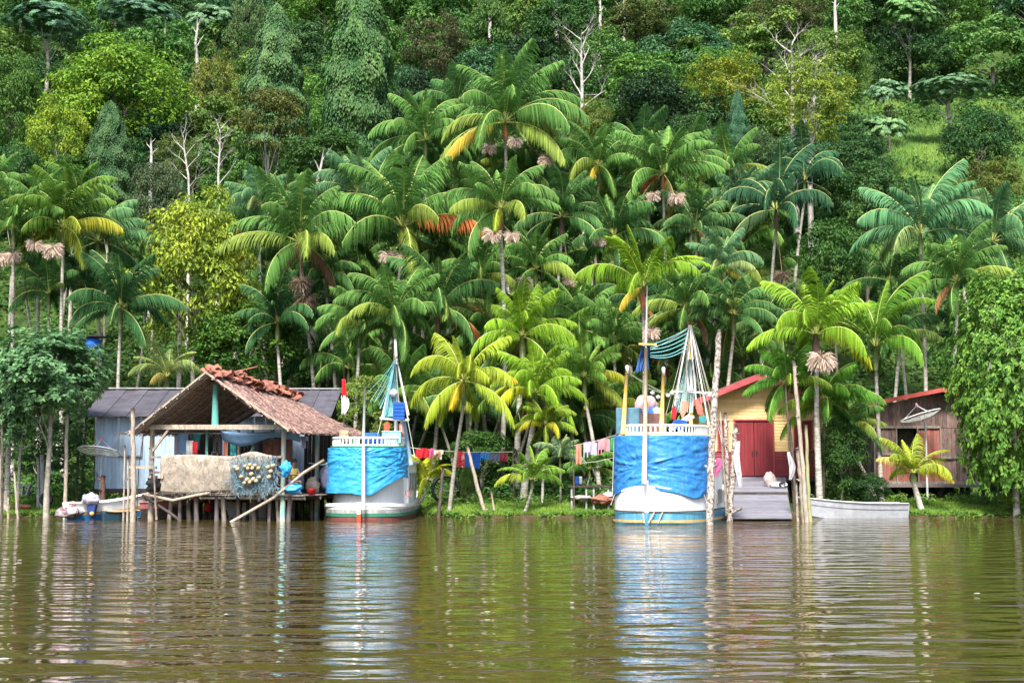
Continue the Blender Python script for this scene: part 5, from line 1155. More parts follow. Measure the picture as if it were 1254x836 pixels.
b = MB(); q = pxl(488.5, 503, DL - .3); 
for k in range(5): b.box(q + Vector((0, 0, -.27 + k * .135)), (.44, .3, .105))
b.box(q, (.40, .26, .64)); tag(b.build('basket', C_BLUE), 'blue slatted basket tied above the crossbar of the left boat', 'basket')
jacket('life_jacket', 'orange-red life jacket hanging below the left end of the left boat crossbar', [(470, 520), (475, 515), (478, 522), (476, 530), (470, 528)], DL - .3, M_REDKEEL)
jacket('life_jacket', 'red-orange life jacket hanging at the right end of the left boat crossbar', [(488, 518), (491, 517), (495, 530), (493, 536), (489, 531)], DL - .3, mat('red_orange_cloth', (.62, .14, .10), scale=4, bump=.2))
b = MB(); q = pxl(480, 536, 52.4); b.box(q, (.72, .5, .42)); b.box(q + Vector((0, 0, .23)), (.76, .54, .06)); o = b.build('cooler', mat('pale_cyan_box', (.30, .62, .62), scale=4, bump=.05)); bv = o.modifiers.new('bevel', 'BEVEL'); bv.width = .025
tag(o, 'pale cyan cool box on the roof deck of the left boat', 'cooler')
def barrel(label, c, r, h, m, name='barrel', cat='barrel', rot=None):
    b = MB(); b.lathe([(r * .9, -h / 2), (r, -h * .44), (r * .97, -h * .2), (r, -h * .15), (r * .97, -h * .1), (r * .97, h * .15), (r, h * .2), (r * .97, h * .26), (r, h * .44), (r * .88, h / 2), (r * .5, h / 2 + .01)], c, 18, rot=rot); return tag(b.build(name, m), label, cat)
barrel('blue plastic barrel lying on the roof deck of the left boat', pxl(453, 536, 52), .2, .5, C_BLUE, rot=(0, R(90), 0))
barrel('small blue barrel standing right of the lying barrel on the left boat', pxl(460.5, 536, 52.2), .13, .36, M_TARP)
barrel('cream drum at the left end of the left boat roof deck', pxl(421.5, 534, 51.7), .19, .42, M_CREAM, name='drum', cat='drum')
for i, (x, mm, cn) in enumerate([(429, C_WHITE, 'white'), (433.5, M_GREENP, 'green'), (438, C_LAV, 'lavender'), (464, C_NAVY, 'navy'), (468, C_BLUE, 'blue')]): barrel(f'small {cn} container behind the front railing of the left boat', pxl(x, 542, 51.9), .07, .28, mm, name='bottle', cat='container')
tarp(lb, 'tarpaulin', 'light blue creased tarpaulin over the left fishing boat, its right side gathered up', M_TARPL, .88, 2.66, lambda u: (.98 if u < .47 else .93 + .02 * math.sin(u * 30) + .62 * min(1, max(0, (u - .58) / .22)) ** 1.0), .10, .88, [(.45, 2.35, 1.4), (.52, 2.4, 1.5), (.80, 2.0, 1.5), (.92, 2.5, 1.0), (.05, 2.5, .5)], L=2.6, seed=7, amp=.055, off=.11)
b = MB(); P = pxl(410, 565, 51.9); b.tube([P, P + Vector((-.5, .1, -.12)), P + Vector((-1.0, .2, -.05))], .018, 5); tag(b.build('mooring_rope', M_CYANROPE), 'cyan mooring rope from the left boat to the stilt hut', 'rope')
# flag between hut and left boat
fp = empty('flag', pxl(421, 560, 54.6), 'red and white cloth hanging limp on a tall thin pole left of the left boat', 'flag')
b = MB(); b.tube([pxl(421.5, 628, 54.6), pxl(421, 440, 54.6)], [.035, .02], 6); b.build('flagpole', M_DBARK, fp)
b = MB(); b.grid(lambda u, v: pxl(418.5 + 4.5 * u + 2 * v * u, 464 + 21 * v, 54.5) + Vector((0, .05 * math.sin(u * 9 + v * 3), 0)), 8, 8, thick=(0, .012, 0)); b.build('red_cloth', C_RED, fp)
b = MB(); b.grid(lambda u, v: pxl(418 + (3 + 7 * math.sin(3.14 * (.15 + v * .8))) * u, 484 + 24 * v, 54.5) + Vector((0, .05 * math.sin(u * 9 + v * 3), 0)), 8, 8, thick=(0, .012, 0)); b.build('white_cloth', C_WHITE, fp)

# ------------------------------------------------------------------ small craft
def skiff(name, label, a, c, W, zprow, zst, zmid, m, parts=(), stripe=None, keel=None, D=None, thw=True, pinch=.0):
    """open boat from prow point a to stern point c (xy); W half-breadth"""
    a = Vector(a); c = Vector(c); root = empty(name, (*((a + c) / 2), 0), label, 'boat'); ax = (c - a); L = ax.length; ax.normalize(); nx_ = Vector((-ax.y, ax.x)); N = 18; b = MB(); b2 = MB(); b3 = MB()
    def sec(f, lev, off=0):
        wd = W * min(1, (f * 1.9 + .02)) ** .62 * (1 - .12 * f ** 3) * (.62 + .38 * lev) + off; top = zmid + (zprow - zmid) * (1 - f) ** 2.4 + (zst - zmid) * f ** 3; bot = -.12 + .25 * (1 - f) ** 4
        return wd, bot + (top - bot) * lev
    def side(f, lev, s, off=0):
        wd, z = sec(f, lev, off); p = a + ax * (L * f - .3 * (lev) * (1 - f) ** 3); return Vector((p.x + nx_.x * wd * s, p.y + nx_.y * wd * s, z))
    for s in (-1, 1):
        b.grid(lambda u, v: side(u, v, s), N, 6); b.grid(lambda u, v: side(u, v, s, -.03), N, 6)
    b.grid(lambda u, v: side(u, .04, 1).lerp(side(u, .04, -1), v), N, 2); b.grid(lambda u, v: side(u, .35, 1, -.03).lerp(side(u, .35, -1, -.03), v), N, 2)
    b.grid(lambda u, v: side(1, v, 1).lerp(side(1, v, -1), u), 3, 5, thick=(ax.x * .04, ax.y * .04, 0)); b.build('hull', m, root)
    for s in (-1, 1): b2.tube([side(k / N, 1, s, .01) for k in range(N + 1)], .028, 5)
    b2.build('gunwale', parts[0] if parts else m, root)
    if thw:
        for f in (.3, .55, .78): q = MB(); q.beam(side(f, .75, 1, -.04), side(f, .75, -1, -.04), .2, .03); q.build('thwart', parts[1] if len(parts) > 1 else m, root)
    for mm, l0, l1, nm in (stripe or []):
        q = MB()
        for s in (-1, 1): q.grid(lambda u, v: side(u, l0 + (l1 - l0) * v, s, .008), N, 1)
        q.build(nm, mm, root)
    return root
M_ORST = mat('tan_orange_stripe', (.62, .38, .16), scale=5, bump=.1); M_BLST = mat('blue_boat_bottom', (.03, .22, .50), (.02, .14, .36), scale=5, bump=.1)
sk = skiff('motorboat', 'white motorboat with an orange stripe and blue bottom at the left bank', (X_(184, 53.6), 53.6), (X_(84, 52.2), 52.2), .62, 1.02, .62, .58, M_WHITEP, (M_WHITEP, M_ALU), stripe=[(M_ORST, .42, .56, 'orange_stripe'), (M_BLST, .05, .41, 'blue_bottom')])
skiff('rowing_boat', 'dark teal hull added for the shadowed stretch of the white motorboat', (X_(164, 52.2), 52.2), (X_(131, 51.7), 51.7), .3, .34, .34, .30, mat('shaded_hull_teal', (.02, .07, .10), scale=5, bump=.1), (M_ORST, M_WOOD))  # separate dark hull, painting the shadow on the motorboat's own side
skiff('rowing_boat', 'faded red boat half under the stilt hut', (X_(246, 53.9), 53.9), (X_(160, 53.6), 53.6), .5, .85, .62, .60, M_DWOOD, (C_ROSE, M_GREYWOOD), stripe=[(mat('faded_red_hull', (.48, .10, .09), (.40, .20, .19), scale=4, bump=.2), .66, .97, 'red_strake')])
skiff('rowing_boat', 'white boat lying under the stilt hut floor', (X_(275, 55.6), 55.6), (X_(320, 54.2), 54.2), .55, .75, .6, .55, M_WHITEP, (M_WHITEP, M_WOOD))
skiff('canoe', 'long grey aluminium canoe drawn up at the bank right of the slipway poles', (X_(985, 53.9), 53.9), (X_(1104, 54.2), 54.2), .55, .80, .56, .54, M_ALU, (M_ALU, M_ALU), stripe=[(mat('aluminium_crease', (.25, .26, .30), scale=4, bump=0, rough=.4, metal=.3), .62, .66, 'crease')])
# outboard motor wrapped in a cloth
q = at(113, 615, 51.9); om = empty('outboard_motor', (q.x, q.y, .3), 'outboard motor hooded with a mauve and white cloth on the white motorboat', 'outboard motor')
b = MB(); b.ico(q + Vector((-.05, 0, .12)), .31, (1.0, .8, .72), .35, seed=4, n=12); b.build('cloth_hood', C_MAUVE, om)
b = MB(); b.box(q + Vector((.02, 0, -.22)), (.26, .26, .42), (0, .15, 0)); b.box(q + Vector((.05, 0, -.52)), (.12, .16, .5)); b.box(q + Vector((-.1, 0, -.25)), (.12, .2, .3), (0, -.3, 0)); o = b.build('motor_leg', C_NAVY, om); bv = o.modifiers.new('bevel', 'BEVEL'); bv.width = .03
b = MB(); b.lathe([(.02, -.04), (.1, 0), (.02, .05)], q + Vector((.04, -.16, -.42)), 10, rot=(R(90), 0, 0)); b.build('propeller_hub', M_ORST, om)
blob('sack', 'dark bundle with a pale top at the stern of the white motorboat', 'bundle', at(84, 627, 51.8), .36, (1.3, .8, .55), mat('dark_maroon_bundle', (.12, .05, .06), (.35, .3, .32), scale=3, bump=.5, lo=.5, hi=.6), .5, 21)
blob('sack', 'salmon bundle on the stern deck of the white motorboat', 'bundle', at(88, 618, 51.9), .16, (1.2, .8, .8), C_PEACH, .4, 22)
blob('bag', 'white and green plastic bag on the faded red boat', 'bag', at(215, 612, 53.3), .22, (1.0, .7, .8), C_WHITE, .5, 23)
blob('bag', 'red bag at the prow of the faded red boat', 'bag', at(186, 606, 53.2), .2, (1.5, .7, .5), C_PEACH, .5, 24)

# ------------------------------------------------------------------ yellow house, its deck and slipway
yh = empty('yellow_house', (10.5, 60, terrain(10.5, 60)), 'yellow house with a dark red double door at the head of the slipway', 'house')
YX0, YX1, YF, YZ = 8.1, 13.35, 60.0, 1.55; AX = 10.5; EAVE = 4.75; APX = 5.72
def ytop(x): return EAVE + (APX - EAVE) * (1 - abs(x - AX) / (AX - YX0 if x < AX else YX1 - AX))
def yclip(x0, x1):
    def c(z):
        if z <= EAVE: return (0, x1 - x0)
        k = (z - EAVE) / (APX - EAVE); l_ = YX0 + (AX - YX0) * k; r_ = YX1 - (YX1 - AX) * k; return (max(0, l_ - x0), min(x1 - x0, r_ - x0))
    return c
b = MB(); W0 = 2.62
for x0, x1, z0, z1 in ((YX0, 8.85, W0, 3.95), (9.32, 9.60, W0, 3.95), (11.25, 12.15, W0, 3.95), (12.95, YX1, W0, 3.95), (YX0, YX1, 3.95, 5.70)): clap_wall(b, (x0, YF), (x1, YF), z0, z1, .13, clip=yclip(x0, x1))
b.build('front_wall', M_YEL, yh)
for x0, x1 in ((YX0, 9.60), (11.25, YX1)): b = MB(); clap_wall(b, (x0, YF - .01), (x1, YF - .01), YZ, W0, .14); b.build('wainscot', M_RED, yh)
b = MB(); clap_wall(b, (YX0, 67), (YX0, YF), YZ, EAVE, .13); clap_wall(b, (YX1, YF), (YX1, 67), YZ, EAVE, .13); clap_wall(b, (YX1, 67), (YX0, 67), YZ, EAVE, .13); b.build('side_wall', M_YEL, yh)
for x0, x1 in ((9.62, 10.42), (10.44, 11.23)):
    b = MB(); plank_wall(b, (x0, YF - .03), (x1, YF - .03), YZ + .02, 3.92, .13); dr = b.build('door', M_RED, yh)
    b = MB(); b.box(((x1 - .08) if x0 < 10 else (x0 + .08), YF - .09, 2.55), (.03, .05, .16)); b.build('handle', M_BLACK, dr)
b = MB()
for c_, s_ in (((9.585, YF - .06, 2.75), (.07, .06, 2.4)), ((11.265, YF - .06, 2.75), (.07, .06, 2.4)), ((10.42, YF - .06, 3.965), (1.75, .06, .07))): b.box(c_, s_)
b.build('door_frame', M_FASCIA, yh)
for x0, x1 in ((8.87, 9.30), (12.17, 12.93)):
    b = MB(); plank_wall(b, (x0, YF + .01), (x1, YF + .01), W0 + .02, 3.93, .14); wn = b.build('window_shutter', M_RED, yh)
    b = MB()
    for c_, s_ in ((((x0 + x1) / 2, YF - .05, 3.93), (x1 - x0 + .1, .05, .06)), (((x0 + x1) / 2, YF - .05, W0 + .03), (x1 - x0 + .1, .07, .06)), ((x0, YF - .05, 3.28), (.05, .05, 1.25)), ((x1, YF - .05, 3.28), (.05, .05, 1.25))): b.box(c_, s_)
    b.build('frame', M_FASCIA, wn)
b = MB(); ov = .62; sl2 = (APX - EAVE) / (AX - YX0)
yr = MB()
for sgn, xe in ((-1, YX0 - ov), (1, YX1 + ov)):
    s_ = sl2 if sgn < 0 else (APX - EAVE) / (YX1 - AX); ze = APX + .12 - abs(xe - AX) * s_
    for k in range(20):
        y0 = YF - .8 + k * .41; yr.poly([(AX, y0, APX + .14), (xe, y0, ze), (xe, y0 + .4, ze), (AX, y0 + .4, APX + .14)], (0, 0, .04 + .012 * (k % 2)))
    b.poly([(AX, YF - .84, APX + .18), (xe, YF - .84, ze + .05), (xe, YF - .84, ze - .20), (AX, YF - .84, APX - .08)], (0, .035, 0))
    b.poly([(xe - sgn * .02, YF - .8, ze + .04), (xe - sgn * .02, YF + 7.2, ze + .04), (xe - sgn * .02, YF + 7.2, ze - .12), (xe - sgn * .02, YF - .8, ze - .12)], (sgn * .03, 0, 0))
yrr = yr.build('roof', mat('red_brown_roof', (.24, .07, .06), (.14, .05, .045), scale=3, bump=.3), yh); b.build('fascia', M_FASCIA, yrr)
b = MB(); b.box(((YX0 + YX1) / 2, 63.5, YZ - .12), (YX1 - YX0 + .1, 7.1, .2)); b.build('floor', M_DWOOD, yh)
for x in (8.3, 9.9, 11.6, 13.1):
    for y in (60.2, 63.5, 66.8): b = MB(); b.box((x, y, (YZ - .2 + terrain(x, y) - .2) / 2), (.2, .2, YZ - .25 - terrain(x, y) + .25)); b.build('stilt', M_DWOOD, yh)
# deck and slipway, boards lying across
sd = empty('slipway', (10.2, 56, 0), 'grey board slipway stepping down from the red door to the water', 'slipway')
def ramp(name, L0, R0, L1, R1, n_, th=.05):
    b = MB(); L0, R0, L1, R1 = map(Vector, (L0, R0, L1, R1))
    for i in range(n_):
        u = i / n_; v = (i + .94) / n_; o = Vector((0, 0, random.uniform(0, .012)))
        b.poly([L0.lerp(L1, u) + o, R0.lerp(R1, u) + o, R0.lerp(R1, v) + o, L0.lerp(L1, v) + o], (0, 0, -th))
    return b.build(name, M_DECK, sd)
ramp('upper_deck', at(893, 602, 56), at(965, 602, 56), at(898, 583.6, 59.85), at(962, 583.6, 59.85), 22)
ramp('lower_ramp', at(890, 630, 51.0) + Vector((0, 0, -.1)), at(970, 630, 51.0) + Vector((0, 0, -.1)), at(894, 605, 56.0), at(964, 605, 56.0), 26)
b = MB(); b.beam(at(892.5, 604.6, 55.93), at(965.5, 604.6, 55.93), .05, .15); b.build('front_beam', M_DWOOD, sd)
for x in (894, 964):
    b = MB(); b.beam(at(x, 605, 55.9) - Vector((0, 0, .15)), at(x + (3 if x > 900 else -3), 630, 51.2) - Vector((0, 0, .2)), .12, .16); b.build('side_beam', M_DWOOD, sd)
    for Y, yy in ((56.1, 604), (58.5, 592)): b = MB(); p = at(x, yy, Y); b.tube([(p.x, Y, -.5), (p.x, Y, p.z - .08)], .09, 8); b.build('stilt', M_DWOOD, sd)
b = MB(); b.box((10.4, 59.7, 1.47), (2.6, .12, .1)); b.build('threshold', M_DWOOD, sd)
M_SACK = mat('pinkish_sack', (.56, .46, .43), (.40, .31, .30), scale=5, bump=.5)
blob('sack', 'pinkish pale sack standing upright on the slipway deck', 'sack', at(942.5, 588, 57.2), .34, (.72, .6, 1.0), M_SACK, .35, 31)
blob('sack', 'whitish sack lying right of the upright sack on the slipway deck', 'sack', at(953.5, 594, 57.0), .27, (1.3, .7, .55), C_WHITE, .3, 32)
b = MB(); b.tube([at(958 + 3.5 * math.cos(a * .55), 593 - 2.5 * math.sin(a * .55), 56.8) for a in range(9)], .04, 6); tag(b.build('rope_coil', M_BLACK), 'dark rope loop at the end of the whitish sack', 'rope')

# ------------------------------------------------------------------ wooden shack on the right
ws = empty('wooden_shack', (17.6, 60, terrain(17.6, 60)), 'weathered wooden shack on stilts with faded red boards and a red-edged roof', 'shack')
SX0, SX1, SF, SZ = X_(1069, 60), X_(1192, 60), 60.0, 1.28; SAX = X_(1150, 60)
M_SHACK = mat('brown_grey_shack_boards', (.25, .165, .135), (.085, .055, .05), scale=5, stretch=(4, 4, .6), bump=.6, island=.4)
def stop_(x): return 4.55 + (5.12 - 4.55) * min(1, (x - SX0) / (SAX - SX0)) - (.45 * max(0, (x - SAX) / (SX1 - SAX)))
def seg(x0, x1, z0, z1=None, m=M_SHACK, nm='wall_boards', w=.17, dy=0):
    b = MB(); plank_wall(b, (x0, SF), (x1, SF), z0, z1 or 0, w, dy=dy, jit=.02, top=None if z1 else (lambda s: stop_(x0 + (x1 - x0) * s))); return b.build(nm, m, ws)
xo0, xo1 = X_(1096, 60), X_(1122, 60); xr = X_(1150, 60)
seg(SX0, SX1, 3.62, None, nm='gable_boards'); seg(SX0, xo0, 2.55, 3.6); seg(SX0, xo0 - .1, SZ, 2.45, M_OLDRED, 'red_boards'); seg(xo0 - .1, xo1 - .1, SZ, 2.5, M_OLDRED, 'red_boards')
seg(xo1, xr, SZ, 3.6, M_OLDRED, 'red_boards', .15, .01); seg(xr, SX1, SZ, 3.6)
b = MB(); b.box(((xo0 + xo1) / 2, SF + .5, 3.05), (xo1 - xo0, .03, 1.1)); b.build('interior_shade_panel', M_DWOOD, ws)  # dark panel standing in for the shade of the room behind the opening
for z, x0, x1, mm in ((3.66, SX0 - .05, xr, M_WOOD), (2.5, SX0, xo1, M_WOOD), (2.35, xr, SX1, M_WOOD), (SZ, SX0 - .1, SX1 + .5, M_WOOD)): b = MB(); b.beam((x0, SF - .06, z), (x1, SF - .06, z), .06, .11); b.build('batten', mm, ws)
for x in (SX0, xo0, xo1, xr, SX1): b = MB(); b.beam((x, SF - .065, SZ), (x, SF - .065, 3.62), .09, .06); b.build('corner_post', M_GREYP if x == SX0 else M_WOOD, ws)
b = MB()
for x in (SX0, SX1): plank_wall(b, (x, SF + 4.5), (x, SF + .04), SZ, stop_(x), .18)
plank_wall(b, (SX1, SF + 4.5), (SX0, SF + 4.5), SZ, 4.5, .18); b.build('side_wall', M_GREYWOOD, ws)
b = MB(); f_ = MB()
pts = [(SX0 - .35, 4.62), (SAX, 5.24), (SX1 + .3, 4.72)]
for (x0, z0), (x1, z1) in zip(pts, pts[1:]):
    b.poly([(x0, SF - .6, z0), (x1, SF - .6, z1), (x1, SF + 5, z1), (x0, SF + 5, z0)], (0, 0, .05)); f_.poly([(x0, SF - .64, z0 + .09), (x1, SF - .64, z1 + .09), (x1, SF - .64, z1 - .09), (x0, SF - .64, z0 - .09)], (0, .035, 0))
r_ = b.build('roof', M_GREYROOF, ws); f_.build('fascia', mat('bright_red_fascia', (.50, .09, .06), (.34, .06, .05), scale=4, bump=.2), r_)
b = MB(); b.box(((SX0 + SX1) / 2 + .2, SF + 2, SZ - .12), (SX1 - SX0 + .8, 5.2, .14)); b.build('floor', M_GREYWOOD, ws)
for x in np.linspace(SX0 + .1, SX1 + .3, 6):
    for y in (60.0, 62, 64.2): b = MB(); b.tube([(x, y, terrain(x, y) - .2), (x, y, SZ - .18)], .09, 7); b.build('stilt', M_DWOOD, ws)
p = at(1129, 514, 58.6); dish('large white mesh satellite dish in front of the wooden shack gable', (p.x, 58.6, p.z), .86, (R(-8), R(-16), 0), (p.x + .15, 58.6, terrain(p.x, 58.6)), -.0 + .2)
b = MB(); b.tube([at(1203, 545, 58), at(1207, 572, 57.6)], .3, 8); 
tag(b.build('barrel', mat('rust_patch_barrel', (.42, .22, .15), (.3, .26, .24), scale=4, bump=.3)), 'rusty pinkish drum under the big round tree', 'drum')

# ------------------------------------------------------------------ poles and posts
C_LAVW = cloth('dingy_white_cloth', (.62, .62, .64), (.36, .36, .38))
def rag(name, label, px, py0, py1, D, w_, m, seed):
    a = at(px, py0, D); z1 = at(px, py1, D).z; b = MB()
    def fn(u, v):
        an = u * 6.2832; k = w_ * (.25 + .95 * math.sin(math.pi * min(1, .1 + v * .78))) * (1 + .35 * math.sin(an * 3 + seed + v * 3) + .3 * noise.noise(Vector((u * 6, v * 5, seed))))
        return Vector((a.x + k * math.cos(an) + .06 * math.sin(v * 5 + seed), D + .5 * k * math.sin(an), a.z + (z1 - a.z) * v))
    b.grid(fn, 36, 20); return tag(b.build(name, m), label, 'cloth')
pole('thick bleached pole standing in the water, right of two thin ones, before the blue house', [(162, 500), (163.5, 560), (163, 642)], 50.3, .105)
pole('thin pale pole left of the thick bleached pole', [(153, 545), (152, 600), (151, 637)], 51.2, .04)
pole('thin cream pole touching the thick bleached pole', [(156.5, 560), (157, 600), (156, 638)], 51.0, .05)
pole('dark bent stick between the bleached pole and the stilt hut', [(178, 520), (170, 570), (168, 612)], 52.6, .02, M_DWOOD)
pole('forked dry branch leaning at the left corner post of the hut', [(183, 548), (188, 570), (190, 606)], 51.6, .035, M_WOOD)
pole('tall straight grey pole between the left tree and the pale blue house', [(82, 508), (81, 560), (80, 622)], 54.8, .085)
pole('thin crooked pole in the water at the far left', [(17, 575), (19, 600), (22, 640)], 53, .05)
pole('short cream stake at the far left water edge', [(10, 605), (10, 638)], 53.4, .05, M_CREAM)
pole('thin dark pole at the left edge of the picture', [(2, 500), (3, 560), (2, 640)], 53.2, .06, M_DBARK)
pole('slanting forked limb of the leaning tree, lower left', [(27, 530), (24, 560), (22, 600)], 54.6, .06, M_BARK)
pole('pale upright trunk at the left edge under the leaning tree', [(12, 495), (10, 545), (9, 600)], 55.4, .12, M_PALMBARK)
pole('bare pale limb rising to the right under the leaning tree', [(42, 512), (22, 530), (-4, 543)], 54.8, .07, M_PALMBARK, foot=False)
pole('bare curved limb under the leaning tree', [(41, 543), (26, 550), (8, 544)], 54.8, .045, M_PALMBARK, foot=False)
pole('left one of two white posts on the left bank', [(46.5, 560), (47, 606)], 56.4, .08, M_GREYP)
pole('right one of two white posts on the left bank', [(51.5, 556), (52, 606)], 56.4, .11, M_GREYP)
pole('thin pole leaning right beside the yellow-green front palm', [(572, 545), (583, 590), (595, 632)], 55, .085, M_PALEWOOD)
pole('dark slender stake left of the yellow-green front palm trunk', [(543, 572), (540, 600), (537, 633)], 55.1, .08, M_DBARK)
pole('short leaning stake right of the leaning pole', [(601, 600), (607, 633)], 55, .05)
pole('tall lichen-blotched mooring pole right of the right fishing boat', [(881, 404), (876, 480), (871, 560), (869, 641)], 47.6, .13, M_MOTTLE, name='mooring_pole', n=10)
pole('thinner mottled mooring pole behind the blotched one', [(888, 505), (890, 570), (893, 636)], 50.6, .09, M_MOTTLE, name='mooring_pole')
pole('gnarled pale pole wrapped with white cloth at the left of the slipway', [(901, 520), (898, 560), (894, 640)], 50.2, .11, M_MOTTLE, name='mooring_pole')
pole('pinkish leaning pole between the two mottled mooring poles', [(882, 500), (884, 545), (888, 600)], 50.4, .05)
rag('white_cloth', 'white cloth hanging on the gnarled pole by the slipway', 904, 540, 596, 50.0, .085, C_LAVW, 3)
rag('towel', 'small crimson cloth between the mooring poles', 878, 560, 583, 50.2, .1, C_PINK, 7)
pole('tallest bleached driftwood pole at the right of the slipway', [(972, 441), (977, 500), (983, 570), (988, 641)], 49.6, .085, M_PALEWOOD, name='mooring_pole', n=10)
pole('stout twisted pole at the foot of the tallest bleached pole', [(977, 548), (982, 590), (986, 641)], 49.8, .13, M_PALEWOOD, name='mooring_pole')
pole('greenish bamboo pole right of the tallest bleached pole', [(987, 520), (989, 580), (992, 634)], 50.2, .075, mat('greenish_bamboo', (.36, .38, .18), (.25, .24, .12), scale=5, stretch=(1, 1, .4)), name='mooring_pole')
pole('dark thin pole left of the tallest bleached pole', [(962, 470), (966, 540), (971, 600)], 51.6, .045, M_DBARK, name='mooring_pole')
pole('short broken stick low at the right slipway poles', [(975, 590), (977, 632)], 50.1, .05, M_PALEWOOD, name='mooring_pole')
rag('white_cloth', 'long white cloth tied to the dark thin pole at the right of the slipway', 968, 553, 587, 51.2, .075, C_LAVW, 5)
pole('horizontal stick lashed to the gnarled pole', [(896, 628), (908, 622)], 50.0, .05, M_WOOD, foot=False)
# ------------------------------------------------------------------ washing lines
Dc = 58
b = MB(); P = at(494, 547, Dc); Q = at(628, 553, Dc); b.tube([P.lerp(Q, k / 10) - Vector((0, 0, .1 * math.sin(3.14 * k / 10))) for k in range(11)], .014, 4); tag(b.build('clothesline', M_ROPE), 'clothesline between the left boat and the centre palms', 'clothesline')
Pz = [('towel', 'bright red towel at the left end of the left clothesline', 509, 525, 549, 561, C_RED, 'towel'), ('towel', 'hot pink cloth beside the bright red towel on the left clothesline', 525.5, 531, 549, 562, C_PINK, 'towel'),
      ('shirt', 'white and orange printed shirt on the left clothesline', 531, 543, 551, 563, C_ORPAT, 'shirt'), ('towel', 'red and white patterned cloth in the middle of the left clothesline', 556, 569, 553, 572, C_REDPAT, 'towel'),
      ('towel', 'long royal blue sheet on the left clothesline', 569.5, 588, 554, 573, C_BLUE, 'towel'), ('shirt', 'short bright blue garment right of the royal blue sheet', 588, 599, 554, 564, M_TARP, 'notched'),
      ('shirt', 'slate grey shirt on the left clothesline', 599, 612, 555, 567, C_SLATE, 'notched'), ('shirt', 'dark maroon shirt at the right end of the left clothesline', 612, 622, 555, 567, C_MAROON, 'notched'),
      ('towel', 'small orange cloth left of the bright red towel', 503, 508, 556, 566, C_YELLOW, 'towel')]
for n_, lab, x0, x1, y0, y1, mm, sh in Pz: garment(n_, lab, x0, x1, y0, y1, Dc - .05, mm, sh)
Dc = 55.6
b = MB(); P = at(700, 546, Dc); Q = at(757, 531.5, Dc); b.tube([P, P.lerp(Q, .5) - Vector((0, 0, .05)), Q], .014, 4); tag(b.build('clothesline', M_ROPE), 'upper clothesline left of the right fishing boat', 'clothesline')
b = MB(); P = at(710, 567, Dc); Q = at(752, 560, Dc); b.tube([P, P.lerp(Q, .5) - Vector((0, 0, .05)), Q], .012, 4); tag(b.build('clothesline', M_ROPE), 'lower slack line left of the right fishing boat', 'clothesline')
for n_, lab, x0, x1, y0, y1, mm, sh in [('towel', 'long peach towel at the left end of the right clothesline', 705, 712, 544, 568, C_PEACH, 'towel'), ('shirt', 'lavender shirt on the right clothesline', 714.5, 731, 541, 560, C_LAV, 'notched'),
        ('shirt', 'rose pink shirt on the right clothesline', 732, 747, 537.5, 556, C_ROSE, 'notched'), ('towel', 'green cloth next to the right fishing boat on the clothesline', 747.5, 753, 535, 551, C_GREEN, 'towel')]: garment(n_, lab, x0, x1, y0, y1, Dc - .05, mm, sh)
for x, y0, lab in ((702, 540, 'thin post holding the left end of the right clothesline'), (495, 540, 'thin post holding the left end of the left clothesline'), (628, 545, 'thin post holding the right end of the left clothesline')): pole(lab, [(x, y0), (x + 1, 612)], 55.6 if x == 702 else 58, .035, M_DBARK)
# ------------------------------------------------------------------ things on the bank
tb_ = empty('table', (*at(722, 600, 56.6).xy, terrain(3.1, 56.6)), 'dark low table on pale legs on the bank left of the right boat', 'table'); zt = at(722, 595, 56.6).z
b = MB(); b.box((at(722, 595, 56.6).x, 56.6, zt), (1.75, .9, .07)); b.build('tabletop', M_DWOOD, tb_)
for x in (at(700, 595, 56.2).x, at(718, 595, 56.2).x, at(727, 595, 56.2).x, at(745, 595, 56.2).x): b = MB(); b.beam((x, 56.25, .2), (x, 56.25, zt - .03), .07, .07); b.build('leg', M_GREYP, tb_)
barrel('blue canister on the dark table', at(706.5, 588, 56.5) , .09, .32, C_BLUE, name='canister', cat='canister')
barrel('white bottle beside the blue canister on the table', at(711, 588, 56.5), .07, .3, C_WHITE, name='bottle', cat='bottle')
blob('sack', 'reddish brown heap under the right end of the dark table', 'heap', at(738, 612, 56.2), .3, (1.5, .8, .6), M_TERRA, .6, 41)
blob('sack', 'pinkish plank bundle under the dark table', 'heap', at(712, 609, 56.2), .22, (1.8, .8, .4), M_SACK, .4, 42)
blob('bag', 'white bag at the right end of the dark table', 'bag', at(745, 606, 56.2), .2, (1.0, .7, .6), C_WHITE, .5, 43)
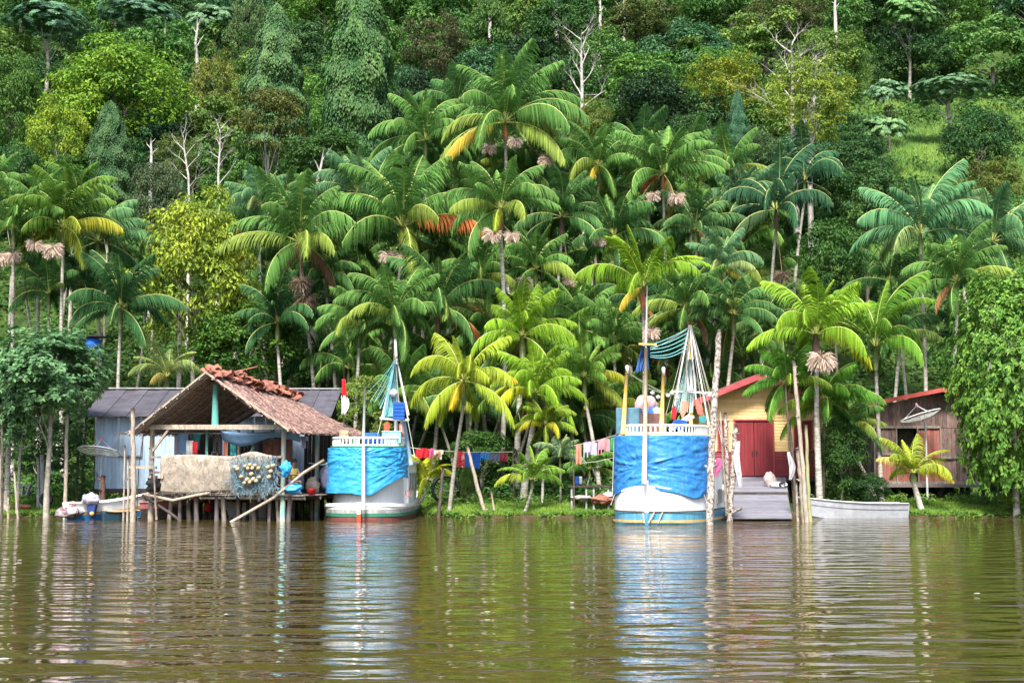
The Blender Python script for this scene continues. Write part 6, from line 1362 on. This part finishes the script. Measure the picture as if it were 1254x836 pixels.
def tyre(label, c, r, w_, rot, m=M_BLACK, name='tyre', hub=True):
    root = empty(name, c, label, name); q = Euler(rot).to_matrix(); b = MB(); c = Vector(c)
    b.grid(lambda u, v: c + q @ Vector(((r - w_ + w_ * math.cos(v * 6.2832)) * math.cos(u * 6.2832), (r - w_ + w_ * math.cos(v * 6.2832)) * math.sin(u * 6.2832), w_ * 1.1 * math.sin(v * 6.2832))), 30, 10); b.build('tread', m, root)
    if hub:
        b = MB(); b.lathe([(r - 2 * w_ + .02, -.03), (r - 2 * w_ + .02, .03)], c, 20, rot=rot); b.build('hub', M_GREYP, root)
    return root
p = at(56.5, 611, 55.9); tyre('grey worn tyre standing on the left bank', p, .27, .075, (R(80), 0, R(15)))
p = at(546, 599, 57.4); tyre('large black hoop tyre standing under the left clothesline', p, .62, .07, (R(84), 0, R(-10)), hub=False)
b = MB(); b.beam(at(532, 601, 57.2), at(562, 600, 57.2), .25, .05); tag(b.build('plank', M_GREYWOOD), 'grey plank laid across the black hoop under the clothesline', 'plank')
blob('clay_heap', 'small orange clay heap on the left bank', 'heap', at(27, 620, 55.8), .28, (1.3, .7, .35), M_TERRA, .3, 51)
b = MB(); b.box(at(31, 594, 57), (.5, .3, .08)); b.box(at(28, 600, 57), (.06, .25, .4)); b.box(at(35, 600, 57), (.06, .25, .4), (0, .3, 0)); tag(b.build('stool', M_GREYP), 'small pale stool in the shade of the left bank', 'stool')
# water tank behind the leaning tree
wt = empty('water_tank', (*at(112, 425, 60.5).xy, terrain(-18, 60.5)), 'blue water tank on a dark stand showing above the leaning tree', 'water tank')
c_ = at(113, 424, 60.5); b = MB(); b.lathe([(.32, -.35), (.36, -.3), (.36, .25), (.28, .34), (.1, .38)], c_, 18); b.build('tank', C_BLUE, wt)
b = MB(); b.box(c_ + Vector((0, 0, .42)), (1.1, 1.0, .05)); b.build('cover', M_BLACK, wt)
b = MB(); b.box(c_ - Vector((0, 0, .4)), (.9, .9, .08)); b.build('platform', M_DWOOD, wt)
for dx in (-.38, .38):
    for dy in (-.38, .38): b = MB(); b.beam((c_.x + dx, c_.y + dy, terrain(c_.x, c_.y) - .2), (c_.x + dx, c_.y + dy, c_.z - .42), .09, .09); b.build('leg', M_DWOOD, wt)
